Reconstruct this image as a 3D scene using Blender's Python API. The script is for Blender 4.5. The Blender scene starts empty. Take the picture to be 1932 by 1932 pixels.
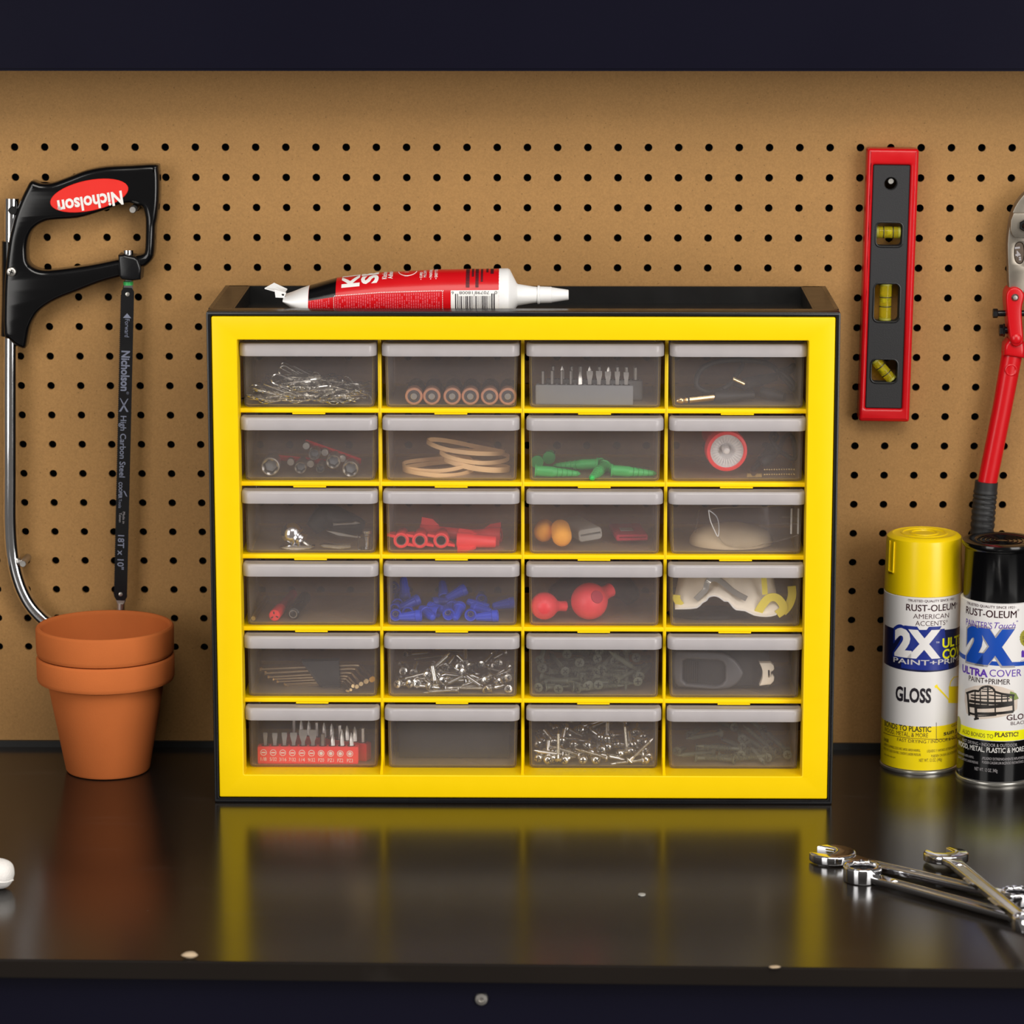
import bpy, bmesh, math, random
from mathutils import Vector, Matrix
from mathutils.geometry import tessellate_polygon
random.seed(11)
S = bpy.context.scene
COL = S.collection
PI = math.pi

# ---------------------------------------------------------------- camera
CAM = Vector((0.03116, -2.71494, 0.77546))
CR = Vector((0.99989307, 0.01461337, -0.00054689))
CU = Vector((-0.00227428, 0.19233858, 0.98132599))
CF = Vector((-0.01444567, 0.98121981, -0.19235125))
FPX = 6484.325
cd = bpy.data.cameras.new('camera')
cd.sensor_width = 36.0
cd.lens = FPX / 1932.0 * 36.0
cd.clip_start, cd.clip_end = 0.05, 60
cd.dof.use_dof = True
cd.dof.focus_distance = 2.78
cd.dof.aperture_fstop = 9.5
cam = bpy.data.objects.new('camera', cd)
COL.objects.link(cam)
m3 = Matrix((CR, CU, -CF)).transposed()
cam.matrix_world = Matrix.Translation(CAM) @ m3.to_4x4()
S.camera = cam

# ---------------------------------------------------------------- light
S.view_settings.view_transform = 'Standard'
S.view_settings.look = 'None'
S.view_settings.gamma = 1.0
S.view_settings.exposure = 0.0
S.view_settings.use_curve_mapping = False
w = bpy.data.worlds.new('room_light')
S.world = w
w.use_nodes = True
w.node_tree.nodes['Background'].inputs[0].default_value = (1.0, 0.93, 0.86, 1)
w.node_tree.nodes['Background'].inputs[1].default_value = 0.13


def area(name, loc, target, sx, sy, watts, col):
    l = bpy.data.lights.new(name, 'AREA')
    l.shape = 'RECTANGLE'
    l.size, l.size_y, l.energy, l.color = sx, sy, watts, col
    o = bpy.data.objects.new(name, l)
    COL.objects.link(o)
    o.location = loc
    o.rotation_euler = (Vector(target) - Vector(loc)).to_track_quat('-Z', 'Y').to_euler()
    return o


area('window_right', (2.0, -2.4, 0.9), (0.0, 0.0, 0.25), 1.4, 2.4, 70, (1.0, 0.97, 0.93))
area('window_left', (-2.0, -2.6, 0.9), (0.0, 0.0, 0.25), 1.4, 2.4, 45, (1.0, 0.97, 0.93))
area('ceiling_lamp', (0.3, -2.3, 2.5), (0.1, 0.0, 0.2), 2.2, 1.4, 61, (1.0, 0.95, 0.88))

S.cycles.max_bounces = 12
S.cycles.transparent_max_bounces = 24
S.cycles.transmission_bounces = 10
S.cycles.glossy_bounces = 5
S.cycles.diffuse_bounces = 4
S.cycles.caustics_reflective = False
S.cycles.use_denoising = True
S.cycles.sample_clamp_indirect = 6.0


# ---------------------------------------------------------------- measuring
# points measured on the photograph, put on the real plane they lie on
def ray(px, py):
    return CF + CR * ((px - 966.0) / FPX) - CU * ((py - 966.0) / FPX)


def Q(px, py, Y):
    d = ray(px, py)
    return CAM + d * ((Y - CAM.y) / d.y)


def G(px, py, Z=0.0):
    d = ray(px, py)
    return CAM + d * ((Z - CAM.z) / d.z)


def K(px, py, z0, Y0, k):
    d = ray(px, py)
    return CAM + d * ((z0 - k * Y0 - CAM.z + k * CAM.y) / (d.z - k * d.y))


# ---------------------------------------------------------------- mesh helpers
def rrect(x0, x1, z0, z1, r, n=4):
    out = []
    for cx, cz, a0 in ((x1 - r, z0 + r, -90), (x1 - r, z1 - r, 0), (x0 + r, z1 - r, 90), (x0 + r, z0 + r, 180)):
        for i in range(n + 1):
            a = math.radians(a0 + 90.0 * i / n)
            out.append((cx + r * math.cos(a), cz + r * math.sin(a)))
    return out


def circ(cx, cz, r, n=16, a0=0.0):
    return [(cx + r * math.cos(a0 + 2 * PI * i / n), cz + r * math.sin(a0 + 2 * PI * i / n)) for i in range(n)]


def spline(pts, n=5, closed=False):
    P = [Vector(p) for p in pts]
    L = len(P)
    out = []
    rng = L if closed else L - 1
    for i in range(rng):
        if closed:
            a, b, c, d = P[(i - 1) % L], P[i], P[(i + 1) % L], P[(i + 2) % L]
        else:
            a, b, c, d = P[max(i - 1, 0)], P[i], P[i + 1], P[min(i + 2, L - 1)]
        for j in range(n):
            t = j / n
            out.append(0.5 * ((2 * b) + (c - a) * t + (2 * a - 5 * b + 4 * c - d) * t * t + (3 * b - a - 3 * c + d) * t ** 3))
    if not closed:
        out.append(P[-1].copy())
    return out


def area2(L):
    return 0.5 * sum(L[i][0] * L[(i + 1) % len(L)][1] - L[(i + 1) % len(L)][0] * L[i][1] for i in range(len(L)))


def inset(L, d):
    n = len(L)
    out = []
    for i in range(n):
        p, q, r = Vector(L[i - 1]), Vector(L[i]), Vector(L[(i + 1) % n])
        e1, e2 = (q - p), (r - q)
        if e1.length < 1e-9 or e2.length < 1e-9:
            e1 = e2 = (r - p)
        e1, e2 = e1.normalized(), e2.normalized()
        n1, n2 = Vector((-e1.y, e1.x)), Vector((-e2.y, e2.x))
        b = n1 + n2
        if b.length < 1e-6:
            b = n1
        b.normalize()
        s = max(0.5, b.dot(n1))
        out.append(tuple(q + b * (d / s)))
    return out


class MB:
    def __init__(s):
        s.v, s.f = [], []

    def add(s, vs, fs, M=None):
        b = len(s.v)
        s.v.extend((M @ Vector(p)) if M is not None else Vector(p) for p in vs)
        s.f.extend(tuple(b + i for i in f) for f in fs)
        return s

    def box(s, x0, x1, y0, y1, z0, z1, M=None):
        v = [(x, y, z) for z in (z0, z1) for y in (y0, y1) for x in (x0, x1)]
        return s.add(v, [(0, 2, 3, 1), (4, 5, 7, 6), (0, 1, 5, 4), (2, 6, 7, 3), (0, 4, 6, 2), (1, 3, 7, 5)], M)

    def rings(s, R, closed=False, c0=True, c1=True, M=None):
        n = len(R[0])
        vs = [p for r in R for p in r]
        fs = []
        m = len(R)
        for k in range(m if closed else m - 1):
            a, b = k * n, ((k + 1) % m) * n
            for i in range(n):
                j = (i + 1) % n
                fs.append((a + i, a + j, b + j, b + i))
        if not closed and c0:
            fs.append(tuple(range(n - 1, -1, -1)))
        if not closed and c1:
            fs.append(tuple((m - 1) * n + i for i in range(n)))
        return s.add(vs, fs, M)

    def tube(s, pts, r, n=8, closed=False, flat=1.0, up=None, rect=False, M=None):
        P = [Vector(p) for p in pts]
        L = len(P)
        T = []
        for i in range(L):
            if closed:
                t = P[(i + 1) % L] - P[i - 1]
            else:
                t = P[min(i + 1, L - 1)] - P[max(i - 1, 0)]
            T.append(t.normalized() if t.length > 1e-12 else Vector((0, 0, 1)))
        N = Vector(up) if up is not None else (Vector((0, 0, 1)) if abs(T[0].z) < 0.9 else Vector((1, 0, 0)))
        R = []
        for i in range(L):
            if up is not None:
                N = Vector(up)
            N = (N - T[i] * N.dot(T[i]))
            if N.length < 1e-6:
                N = T[i].orthogonal()
            N.normalize()
            B = T[i].cross(N)
            ri = r[i] if isinstance(r, (list, tuple)) else r
            if rect:
                R.append([P[i] + N * (ri * a) + B * (ri * flat * b) for a, b in ((-1, -1), (1, -1), (1, 1), (-1, 1))])
            else:
                R.append([P[i] + N * (ri * math.cos(2 * PI * k / n)) + B * (ri * flat * math.sin(2 * PI * k / n)) for k in range(n)])
        return s.rings(R, closed, M=M)

    def lathe(s, prof, n=24, M=None):
        vs, fs, idx = [], [], []
        for r, z in prof:
            if r < 1e-7:
                idx.append([len(vs)])
                vs.append((0, 0, z))
            else:
                idx.append(list(range(len(vs), len(vs) + n)))
                vs.extend((r * math.cos(2 * PI * i / n), r * math.sin(2 * PI * i / n), z) for i in range(n))
        for a, b in zip(idx, idx[1:]):
            for i in range(n):
                j = (i + 1) % n
                if len(a) == 1 and len(b) == 1:
                    continue
                if len(a) == 1:
                    fs.append((a[0], b[j], b[i]))
                elif len(b) == 1:
                    fs.append((a[i], a[j], b[0]))
                else:
                    fs.append((a[i], a[j], b[j], b[i]))
        return s.add(vs, fs, M)

    def prism(s, loops, y0, y1, b=0.0, seg=2, M=None, bb=0.0):
        """loops in (x,z), outer first; front face at y0 (b = rounding of its edge), back at y1"""
        Ls = []
        for k, L in enumerate(loops):
            L = [tuple(p[:2]) for p in L]
            if (area2(L) < 0) == (k == 0):
                L = L[::-1]
            Ls.append(L)
        lev = []
        if b > 0:
            for i in range(seg + 1):
                a = PI / 2 * i / seg
                lev.append((b * (1 - math.sin(a)), y0 + b * (1 - math.cos(a))))
        else:
            lev.append((0.0, y0))
        if bb > 0:
            for i in range(seg + 1):
                a = PI / 2 * i / seg
                lev.append((bb * (1 - math.cos(a)), y1 - bb * (1 - math.sin(a))))
        else:
            lev.append((0.0, y1))
        vs, fs = [], []
        first, last = [], []
        for L in Ls:
            n = len(L)
            base = len(vs)
            for ins, y in lev:
                LL = inset(L, ins) if ins > 1e-9 else L
                vs.extend((x, y, z) for x, z in LL)
            for k in range(len(lev) - 1):
                for i in range(n):
                    j = (i + 1) % n
                    fs.append((base + k * n + i, base + k * n + j, base + (k + 1) * n + j, base + (k + 1) * n + i))
            first.append(list(range(base, base + n)))
            last.append(list(range(base + (len(lev) - 1) * n, base + len(lev) * n)))
        for idxs, fl in ((first, False), (last, True)):
            flat = [i for g in idxs for i in g]
            tris = tessellate_polygon([[Vector((vs[i][0], vs[i][2], 0)) for i in g] for g in idxs])
            for t in tris:
                fs.append(tuple(flat[i] for i in (t[::-1] if fl else t)))
        return s.add(vs, fs, M)

    def build(s, name, mat, parent=None, smooth=38.0, local=None):
        me = bpy.data.meshes.new(name)
        me.from_pydata([tuple(v) for v in s.v], [], s.f)
        bm = bmesh.new()
        bm.from_mesh(me)
        bmesh.ops.recalc_face_normals(bm, faces=bm.faces)
        bm.to_mesh(me)
        bm.free()
        if smooth:
            me.polygons.foreach_set('use_smooth', [True] * len(me.polygons))
            me.set_sharp_from_angle(angle=math.radians(smooth))
        me.materials.append(mat)
        o = bpy.data.objects.new(name, me)
        COL.objects.link(o)
        if parent is not None:
            o.parent = parent
        return o


def tag(o, label=None, cat=None, group=None, kind=None):
    for k, v in (('label', label), ('category', cat), ('group', group), ('kind', kind)):
        if v:
            o[k] = v
    return o


def thing(name, label, cat, M=None, group=None):
    o = bpy.data.objects.new(name, None)
    o.empty_display_size = 0.01
    COL.objects.link(o)
    if M is not None:
        o.matrix_world = M if isinstance(M, Matrix) else Matrix.Translation(M)
    return tag(o, label, cat, group)


def kids(o):
    return [c for c in bpy.data.objects if c.parent == o]


TREE = {}


def dup(root, M, label=None, group=None):
    """a copy of a thing with copies of its parts and their sub-parts"""
    if root.name not in TREE:
        TREE[root.name] = [(c, kids(c)) for c in kids(root)]
    r = root.copy()
    COL.objects.link(r)
    r.matrix_world = M
    if label:
        r['label'] = label
    if group:
        r['group'] = group
    for c, sub in TREE[root.name]:
        d = c.copy()
        COL.objects.link(d)
        d.parent = r
        for g in sub:
            e = g.copy()
            COL.objects.link(e)
            e.parent = d
    return r


class Many:
    """first call places the prototype itself, later ones place copies"""

    def __init__(s, proto):
        s.p, s.used = proto, False

    def put(s, M, label=None, group=None):
        if not s.used:
            s.used = True
            if s.p.name not in TREE:
                TREE[s.p.name] = [(c, kids(c)) for c in kids(s.p)]
            s.p.matrix_world = M
            if label:
                s.p['label'] = label
            if group:
                s.p['group'] = group
            return s.p
        return dup(s.p, M, label, group)


def T(x, y=None, z=None):
    return Matrix.Translation(Vector(x) if y is None else Vector((x, y, z)))


def RX(a): return Matrix.Rotation(a, 4, 'X')
def RY(a): return Matrix.Rotation(a, 4, 'Y')
def RZ(a): return Matrix.Rotation(a, 4, 'Z')


def aim(p, d, roll=0.0, s=1.0):
    """local +Z along d, origin p"""
    d = Vector(d).normalized()
    x = Vector((0, -1, 0)) - d * (-d.y)
    if x.length < 1e-3:
        x = Vector((1, 0, 0))
    x.normalize()
    y = d.cross(x)
    M = Matrix((x, y, d)).transposed().to_4x4()
    return T(p) @ M @ RZ(roll) @ Matrix.Scale(s, 4)


# ---------------------------------------------------------------- lettering
TXT = {}


def glyphs(s, bold=0.0, shear=0.0, cuts=0):
    key = (s, bold, shear, cuts)
    if key in TXT:
        return TXT[key]
    cu = bpy.data.curves.new('text', 'FONT')
    cu.body = s
    cu.size = 1.0
    smear = bold > 0 and any(ch in s for ch in 'MW')     # these two letters fill up when thickened
    cu.offset = 0.0 if smear else bold
    cu.shear = shear
    cu.resolution_u = 3
    o = bpy.data.objects.new('text', cu)
    COL.objects.link(o)
    dg = bpy.context.evaluated_depsgraph_get()
    dg.update()
    me = bpy.data.meshes.new_from_object(o.evaluated_get(dg))
    bm = bmesh.new()
    bm.from_mesh(me)
    xs = [v.co.x for v in bm.verts] or [0, 1]
    x0, x1 = min(xs), max(xs)
    for k in range(1, cuts):
        g = bm.verts[:] + bm.edges[:] + bm.faces[:]
        bmesh.ops.bisect_plane(bm, geom=g, plane_co=(x0 + (x1 - x0) * k / cuts, 0, 0), plane_no=(1, 0, 0))
    bm.verts.index_update()
    cap = 0.729
    V = [((v.co.x - x0) / (x1 - x0), v.co.y / cap) for v in bm.verts]
    F = [tuple(v.index for v in f.verts) for f in bm.faces]
    if smear:
        n0, V0, F0 = len(V), V, F
        V, F = [], []
        for dx, dy in ((-1, -0.6), (1, -0.6), (-1, 0.6), (1, 0.6), (0, 0)):
            F += [tuple(i + len(V) for i in f) for f in F0]
            V = V + [(x + dx * bold * 0.8 / (x1 - x0), y + dy * bold * 0.8 / cap) for x, y in V0]
    asp = (x1 - x0) / cap
    bm.free()
    bpy.data.objects.remove(o)
    bpy.data.curves.remove(cu)
    bpy.data.meshes.remove(me)
    TXT[key] = (V, F, asp)
    return TXT[key]


def lettering(s, fn, mat, parent, bold=0.0, shear=0.0, cuts=0, name='lettering'):
    V, F, asp = glyphs(s, bold, shear, cuts)
    m = MB().add([fn(x, y) for x, y in V], F)
    o = m.build(name, mat, parent, smooth=0)
    o['kind'] = 'stuff'
    return o


# ---------------------------------------------------------------- materials
def pm(name, col, rough=0.5, metal=0.0, spec=0.5, coat=0.0, var=0.05, scale=60.0, bump=0.0, bscale=500.0,
       trans=0.0, ior=1.45, rvar=0.05, sheen=0.0, sub=0.0, col2=None, crough=0.08):
    m = bpy.data.materials.new(name)
    m.use_nodes = True
    nt = m.node_tree
    b = nt.nodes['Principled BSDF']
    b.inputs['Roughness'].default_value = rough
    b.inputs['Metallic'].default_value = metal
    b.inputs['Specular IOR Level'].default_value = spec
    b.inputs['Coat Weight'].default_value = coat
    b.inputs['Coat Roughness'].default_value = crough
    b.inputs['Transmission Weight'].default_value = trans
    b.inputs['IOR'].default_value = ior
    b.inputs['Sheen Weight'].default_value = sheen
    if sub:
        b.inputs['Subsurface Weight'].default_value = sub
        b.inputs['Subsurface Radius'].default_value = (0.004, 0.004, 0.004)
    tc = nt.nodes.new('ShaderNodeTexCoord')
    nz = nt.nodes.new('ShaderNodeTexNoise')
    nz.inputs['Scale'].default_value = scale
    nz.inputs['Detail'].default_value = 5
    nt.links.new(tc.outputs['Object'], nz.inputs['Vector'])
    mx = nt.nodes.new('ShaderNodeMix')
    mx.data_type = 'RGBA'
    a = [min(1, max(0, c * (1 - var))) for c in col]
    c2 = col2 if col2 else [min(1, c * (1 + var)) for c in col]
    mx.inputs[6].default_value = (*a, 1)
    mx.inputs[7].default_value = (*c2, 1)
    nt.links.new(nz.outputs['Fac'], mx.inputs[0])
    nt.links.new(mx.outputs[2], b.inputs['Base Color'])
    if rvar:
        mr = nt.nodes.new('ShaderNodeMapRange')
        mr.inputs[3].default_value = max(0.0, rough - rvar)
        mr.inputs[4].default_value = min(1.0, rough + rvar)
        nt.links.new(nz.outputs['Fac'], mr.inputs[0])
        nt.links.new(mr.outputs[0], b.inputs['Roughness'])
    if bump:
        n2 = nt.nodes.new('ShaderNodeTexNoise')
        n2.inputs['Scale'].default_value = bscale
        n2.inputs['Detail'].default_value = 3
        nt.links.new(tc.outputs['Object'], n2.inputs['Vector'])
        bp = nt.nodes.new('ShaderNodeBump')
        bp.inputs['Strength'].default_value = bump
        bp.inputs['Distance'].default_value = 0.001
        nt.links.new(n2.outputs['Fac'], bp.inputs['Height'])
        nt.links.new(bp.outputs['Normal'], b.inputs['Normal'])
    return m


def sr(r, g, b):
    f = lambda c: (c / 255.0 / 12.92) if c <= 10 else ((c / 255.0 + 0.055) / 1.055) ** 2.4
    return (f(r), f(g), f(b))


def frosted(name, clear, blur, haze, tint, rough, gloss=0.06, hz=(0.8, 0.78, 0.8), trl=0.5, edge=0.0):
    """milky polypropylene: part straight through, part scattered through, part milky"""
    m = bpy.data.materials.new(name)
    m.use_nodes = True
    nt = m.node_tree
    nt.nodes.clear()
    N = nt.nodes.new
    out = N('ShaderNodeOutputMaterial')
    tr = N('ShaderNodeBsdfTransparent')
    tr.inputs[0].default_value = (*tint, 1)
    rf = N('ShaderNodeBsdfRefraction')
    rf.inputs['Color'].default_value = (*tint, 1)
    rf.inputs['Roughness'].default_value = rough
    rf.inputs['IOR'].default_value = 1.2
    df = N('ShaderNodeBsdfDiffuse')
    df.inputs[0].default_value = (*hz, 1)
    tl = N('ShaderNodeBsdfTranslucent')
    tl.inputs[0].default_value = (*hz, 1)
    tc = N('ShaderNodeTexCoord')
    nz = N('ShaderNodeTexNoise')
    nz.inputs['Scale'].default_value = 90
    nt.links.new(tc.outputs['Object'], nz.inputs['Vector'])
    mr = N('ShaderNodeMapRange')
    mr.inputs[3].default_value = haze * 0.9
    mr.inputs[4].default_value = haze * 1.1
    nt.links.new(nz.outputs['Fac'], mr.inputs[0])
    hsrc = mr.outputs[0]
    if edge:
        # a longer way through the plastic where it is seen on edge
        lw = N('ShaderNodeLayerWeight')
        lw.inputs[0].default_value = 0.5
        pw = N('ShaderNodeMath')
        pw.operation = 'POWER'
        pw.inputs[1].default_value = 3.0
        nt.links.new(lw.outputs['Facing'], pw.inputs[0])
        ma = N('ShaderNodeMath')
        ma.operation = 'MULTIPLY_ADD'
        ma.inputs[1].default_value = edge
        nt.links.new(pw.outputs[0], ma.inputs[0])
        nt.links.new(mr.outputs[0], ma.inputs[2])
        hsrc = ma.outputs[0]
    m1 = N('ShaderNodeMixShader')
    m1.inputs[0].default_value = blur / max(1e-6, blur + clear)
    nt.links.new(tr.outputs[0], m1.inputs[1])
    nt.links.new(rf.outputs[0], m1.inputs[2])
    m2 = N('ShaderNodeMixShader')
    m2.inputs[0].default_value = trl
    nt.links.new(df.outputs[0], m2.inputs[1])
    nt.links.new(tl.outputs[0], m2.inputs[2])
    m3_ = N('ShaderNodeMixShader')
    nt.links.new(hsrc, m3_.inputs[0])
    nt.links.new(m1.outputs[0], m3_.inputs[1])
    nt.links.new(m2.outputs[0], m3_.inputs[2])
    gl = N('ShaderNodeBsdfGlossy')
    gl.inputs['Roughness'].default_value = 0.12
    fr = N('ShaderNodeFresnel')
    fr.inputs[0].default_value = 1.45
    m4 = N('ShaderNodeMixShader')
    mm = N('ShaderNodeMath')
    mm.operation = 'MULTIPLY'
    mm.inputs[1].default_value = gloss / 0.04 * 0.5
    nt.links.new(fr.outputs[0], mm.inputs[0])
    nt.links.new(mm.outputs[0], m4.inputs[0])
    nt.links.new(m3_.outputs[0], m4.inputs[1])
    nt.links.new(gl.outputs[0], m4.inputs[2])
    nt.links.new(m4.outputs[0], out.inputs[0])
    return m


def board_material():
    m = pm('hardboard', (0.345, 0.186, 0.063), rough=0.62, spec=0.3, var=0.10, scale=14, rvar=0.04)
    nt = m.node_tree
    b = nt.nodes['Principled BSDF']
    src = b.inputs['Base Color'].links[0].from_socket
    tc = nt.nodes.new('ShaderNodeTexCoord')
    f1 = nt.nodes.new('ShaderNodeTexNoise')
    f1.inputs['Scale'].default_value = 620
    f1.inputs['Detail'].default_value = 4
    f1.inputs['Roughness'].default_value = 0.7
    nt.links.new(tc.outputs['Object'], f1.inputs['Vector'])
    r1 = nt.nodes.new('ShaderNodeMapRange')
    r1.inputs[1].default_value, r1.inputs[2].default_value = 0.3, 0.7
    r1.inputs[3].default_value, r1.inputs[4].default_value = 0.84, 1.12
    nt.links.new(f1.outputs['Fac'], r1.inputs[0])
    v = nt.nodes.new('ShaderNodeTexVoronoi')
    v.inputs['Scale'].default_value = 150
    nt.links.new(tc.outputs['Object'], v.inputs['Vector'])
    r2 = nt.nodes.new('ShaderNodeMapRange')
    r2.inputs[1].default_value, r2.inputs[2].default_value = 0.03, 0.12
    r2.inputs[3].default_value, r2.inputs[4].default_value = 0.62, 1.0
    nt.links.new(v.outputs['Distance'], r2.inputs[0])
    mu = nt.nodes.new('ShaderNodeMath')
    mu.operation = 'MULTIPLY'
    nt.links.new(r1.outputs[0], mu.inputs[0])
    nt.links.new(r2.outputs[0], mu.inputs[1])
    vm = nt.nodes.new('ShaderNodeVectorMath')
    vm.operation = 'SCALE'
    nt.links.new(src, vm.inputs[0])
    nt.links.new(mu.outputs[0], vm.inputs['Scale'])
    nt.links.new(vm.outputs[0], b.inputs['Base Color'])
    bp = nt.nodes.new('ShaderNodeBump')
    bp.inputs['Strength'].default_value = 0.15
    bp.inputs['Distance'].default_value = 0.0005
    nt.links.new(f1.outputs['Fac'], bp.inputs['Height'])
    nt.links.new(bp.outputs[0], b.inputs['Normal'])
    return m


def worktop_material():
    m = pm('black_laminate', (0.010, 0.0075, 0.006), rough=0.2, spec=0.5, var=0.15, scale=9, rvar=0.03)
    nt = m.node_tree
    b = nt.nodes['Principled BSDF']
    src = b.inputs['Base Color'].links[0].from_socket
    tc = nt.nodes.new('ShaderNodeTexCoord')
    v = nt.nodes.new('ShaderNodeTexVoronoi')
    v.inputs['Scale'].default_value = 34
    nt.links.new(tc.outputs['Object'], v.inputs['Vector'])
    r2 = nt.nodes.new('ShaderNodeMapRange')
    r2.inputs[1].default_value, r2.inputs[2].default_value = 0.012, 0.028
    r2.inputs[3].default_value, r2.inputs[4].default_value = 1.0, 0.0
    nt.links.new(v.outputs['Distance'], r2.inputs[0])
    mp = nt.nodes.new('ShaderNodeMapping')
    mp.inputs['Scale'].default_value = (1.0, 5.0, 1.0)
    mp.inputs['Rotation'].default_value = (0, 0, 0.15)
    nt.links.new(tc.outputs['Object'], mp.inputs['Vector'])
    s = nt.nodes.new('ShaderNodeTexNoise')
    s.inputs['Scale'].default_value = 9
    s.inputs['Detail'].default_value = 6
    nt.links.new(mp.outputs[0], s.inputs['Vector'])
    r3 = nt.nodes.new('ShaderNodeMapRange')
    r3.inputs[1].default_value, r3.inputs[2].default_value = 0.6, 0.8
    r3.inputs[3].default_value, r3.inputs[4].default_value = 0.0, 0.12
    nt.links.new(s.outputs['Fac'], r3.inputs[0])
    mxn = nt.nodes.new('ShaderNodeMath')
    mxn.operation = 'MAXIMUM'
    nt.links.new(r2.outputs[0], mxn.inputs[0])
    nt.links.new(r3.outputs[0], mxn.inputs[1])
    mx = nt.nodes.new('ShaderNodeMix')
    mx.data_type = 'RGBA'
    nt.links.new(mxn.outputs[0], mx.inputs[0])
    nt.links.new(src, mx.inputs[6])
    mx.inputs[7].default_value = (0.10, 0.09, 0.08, 1)
    nt.links.new(mx.outputs[2], b.inputs['Base Color'])
    return m


M = {}
M['board'] = board_material()
M['worktop'] = worktop_material()
M['edge'] = pm('black_edge_band', (0.012, 0.012, 0.012), 0.45)
M['navy'] = pm('navy_enamel', (0.0042, 0.004, 0.011), 0.16, spec=0.4, scale=7, var=0.1, rvar=0.03)
M['blackplastic'] = pm('black_plastic', (0.005, 0.005, 0.006), 0.28, var=0.1)
M['blackmatte'] = pm('black_matte_plastic', (0.018, 0.018, 0.02), 0.6, bump=0.12, bscale=900)
M['blackgloss'] = pm('black_gloss', (0.003, 0.003, 0.0035), 0.14, spec=0.5, rvar=0.02)
M['traymat'] = pm('tray_plastic', (0.007, 0.007, 0.007), 0.33, var=0.2, bump=0.05)
M['rubber'] = pm('black_rubber', (0.016, 0.016, 0.017), 0.55)
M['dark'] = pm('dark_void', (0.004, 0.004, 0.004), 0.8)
M['yellow'] = pm('yellow_plastic', (0.90, 0.61, 0.0), 0.36, spec=0.3, var=0.02, rvar=0.03)
M['drawer'] = frosted('frosted_drawer', 0.92, 0.05, 0.080, (0.996, 0.99, 0.992), 0.16, 0.03, hz=(0.95, 0.86, 0.86), trl=0.45, edge=0.42)
M['lip'] = frosted('frosted_lip', 0.15, 0.2, 0.72, (0.97, 0.96, 0.97), 0.3, 0.06, hz=(0.72, 0.68, 0.70), trl=0.3)
M['red'] = pm('red_enamel', (0.55, 0.004, 0.008), 0.3, spec=0.4, coat=0.12)
M['redplastic'] = pm('red_plastic', (0.66, 0.014, 0.016), 0.42)
M['redlight'] = pm('red_soft_plastic', (0.90, 0.035, 0.04), 0.45)
M['redrubber'] = pm('red_rubber', (0.90, 0.05, 0.065), 0.4)
M['redprint'] = pm('red_print', (0.75, 0.02, 0.012), 0.4)
M['chrome'] = pm('chrome', (0.78, 0.78, 0.80), 0.08, metal=1.0, var=0.02, rvar=0.03)
M['steel'] = pm('brushed_steel', (0.50, 0.48, 0.45), 0.38, metal=1.0, var=0.12, scale=160, rvar=0.1)
M['gold_lit_steel'] = pm('gold_lit_key_steel', (0.62, 0.50, 0.34), 0.3, metal=1.0, var=0.15)  # warm tone stands in for gold light on the dark hex keys
M['rust'] = pm('rusty_recess', (0.085, 0.06, 0.042), 0.7, var=0.4, scale=300)
M['zinc'] = pm('zinc_steel', (0.72, 0.70, 0.64), 0.22, metal=1.0, var=0.1, scale=300, rvar=0.06)
M['forged'] = pm('forged_steel', (0.27, 0.24, 0.20), 0.42, metal=0.85, var=0.22, scale=70, rvar=0.1)
M['greenscrew'] = pm('grey_green_coating', (0.10, 0.11, 0.075), 0.45, var=0.2, scale=200)
M['gold'] = pm('gold_plating', (0.85, 0.62, 0.32), 0.18, metal=1.0, var=0.05)
M['copper'] = pm('copper_wrapper', (0.85, 0.42, 0.26), 0.32, metal=0.7, var=0.06)
M['white'] = pm('white_plastic', (0.80, 0.80, 0.80), 0.35, var=0.02)
M['whiteprint'] = pm('white_print', (0.80, 0.78, 0.76), 0.4, var=0.02)
M['canwhite'] = pm('white_can_print', (0.74, 0.72, 0.71), 0.3, var=0.02)
M['pinkprint'] = pm('pink_print', (0.66, 0.085, 0.11), 0.5)
M['terracotta'] = pm('terracotta', (0.48, 0.126, 0.031), 0.82, spec=0.2, var=0.12, scale=26, bump=0.12, bscale=900)
M['terracotta2'] = pm('terracotta_chalky', (0.50, 0.132, 0.033), 0.85, spec=0.2, var=0.16, scale=18, bump=0.12, bscale=900)
M['tan'] = pm('tan_rubber', (0.88, 0.58, 0.30), 0.5, var=0.05)
M['green'] = pm('green_nylon', (0.045, 0.46, 0.11), 0.42)
M['blue'] = pm('blue_plastic', (0.015, 0.06, 0.70), 0.4)
M['greyblock'] = pm('grey_rubber', (0.20, 0.21, 0.22), 0.6)
M['greyfabric'] = pm('grey_fabric', (0.40, 0.39, 0.36), 0.8, bump=0.3, bscale=1500)
M['redfabric'] = pm('red_fabric', (0.48, 0.02, 0.05), 0.8, bump=0.3, bscale=1500)
M['orange'] = pm('orange_foam', (0.98, 0.42, 0.04), 0.8, bump=0.1)
M['mask'] = pm('white_nonwoven', (0.90, 0.82, 0.69), 0.85, bump=0.15, bscale=700, var=0.05)
M['beige'] = pm('beige_felt', (0.62, 0.50, 0.34), 0.9)
M['strap'] = pm('yellow_elastic', (0.75, 0.62, 0.05), 0.7, bump=0.2, bscale=1500)
M['brass'] = pm('brass', (0.60, 0.46, 0.22), 0.3, metal=1.0)
M['clear'] = pm('clear_plastic', (0.95, 0.95, 0.95), 0.05, trans=1.0, var=0.0, rvar=0.0, ior=1.35)
M['vial'] = pm('vial_liquid', (0.86, 0.72, 0.03), 0.04, trans=0.75, var=0.02, rvar=0.0, ior=1.2)
M['bubble'] = pm('bubble', (0.35, 0.34, 0.08), 0.1)
M['cotton'] = pm('white_cotton', (0.84, 0.81, 0.78), 0.95, bump=0.6, bscale=900, sheen=0.5)
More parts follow.
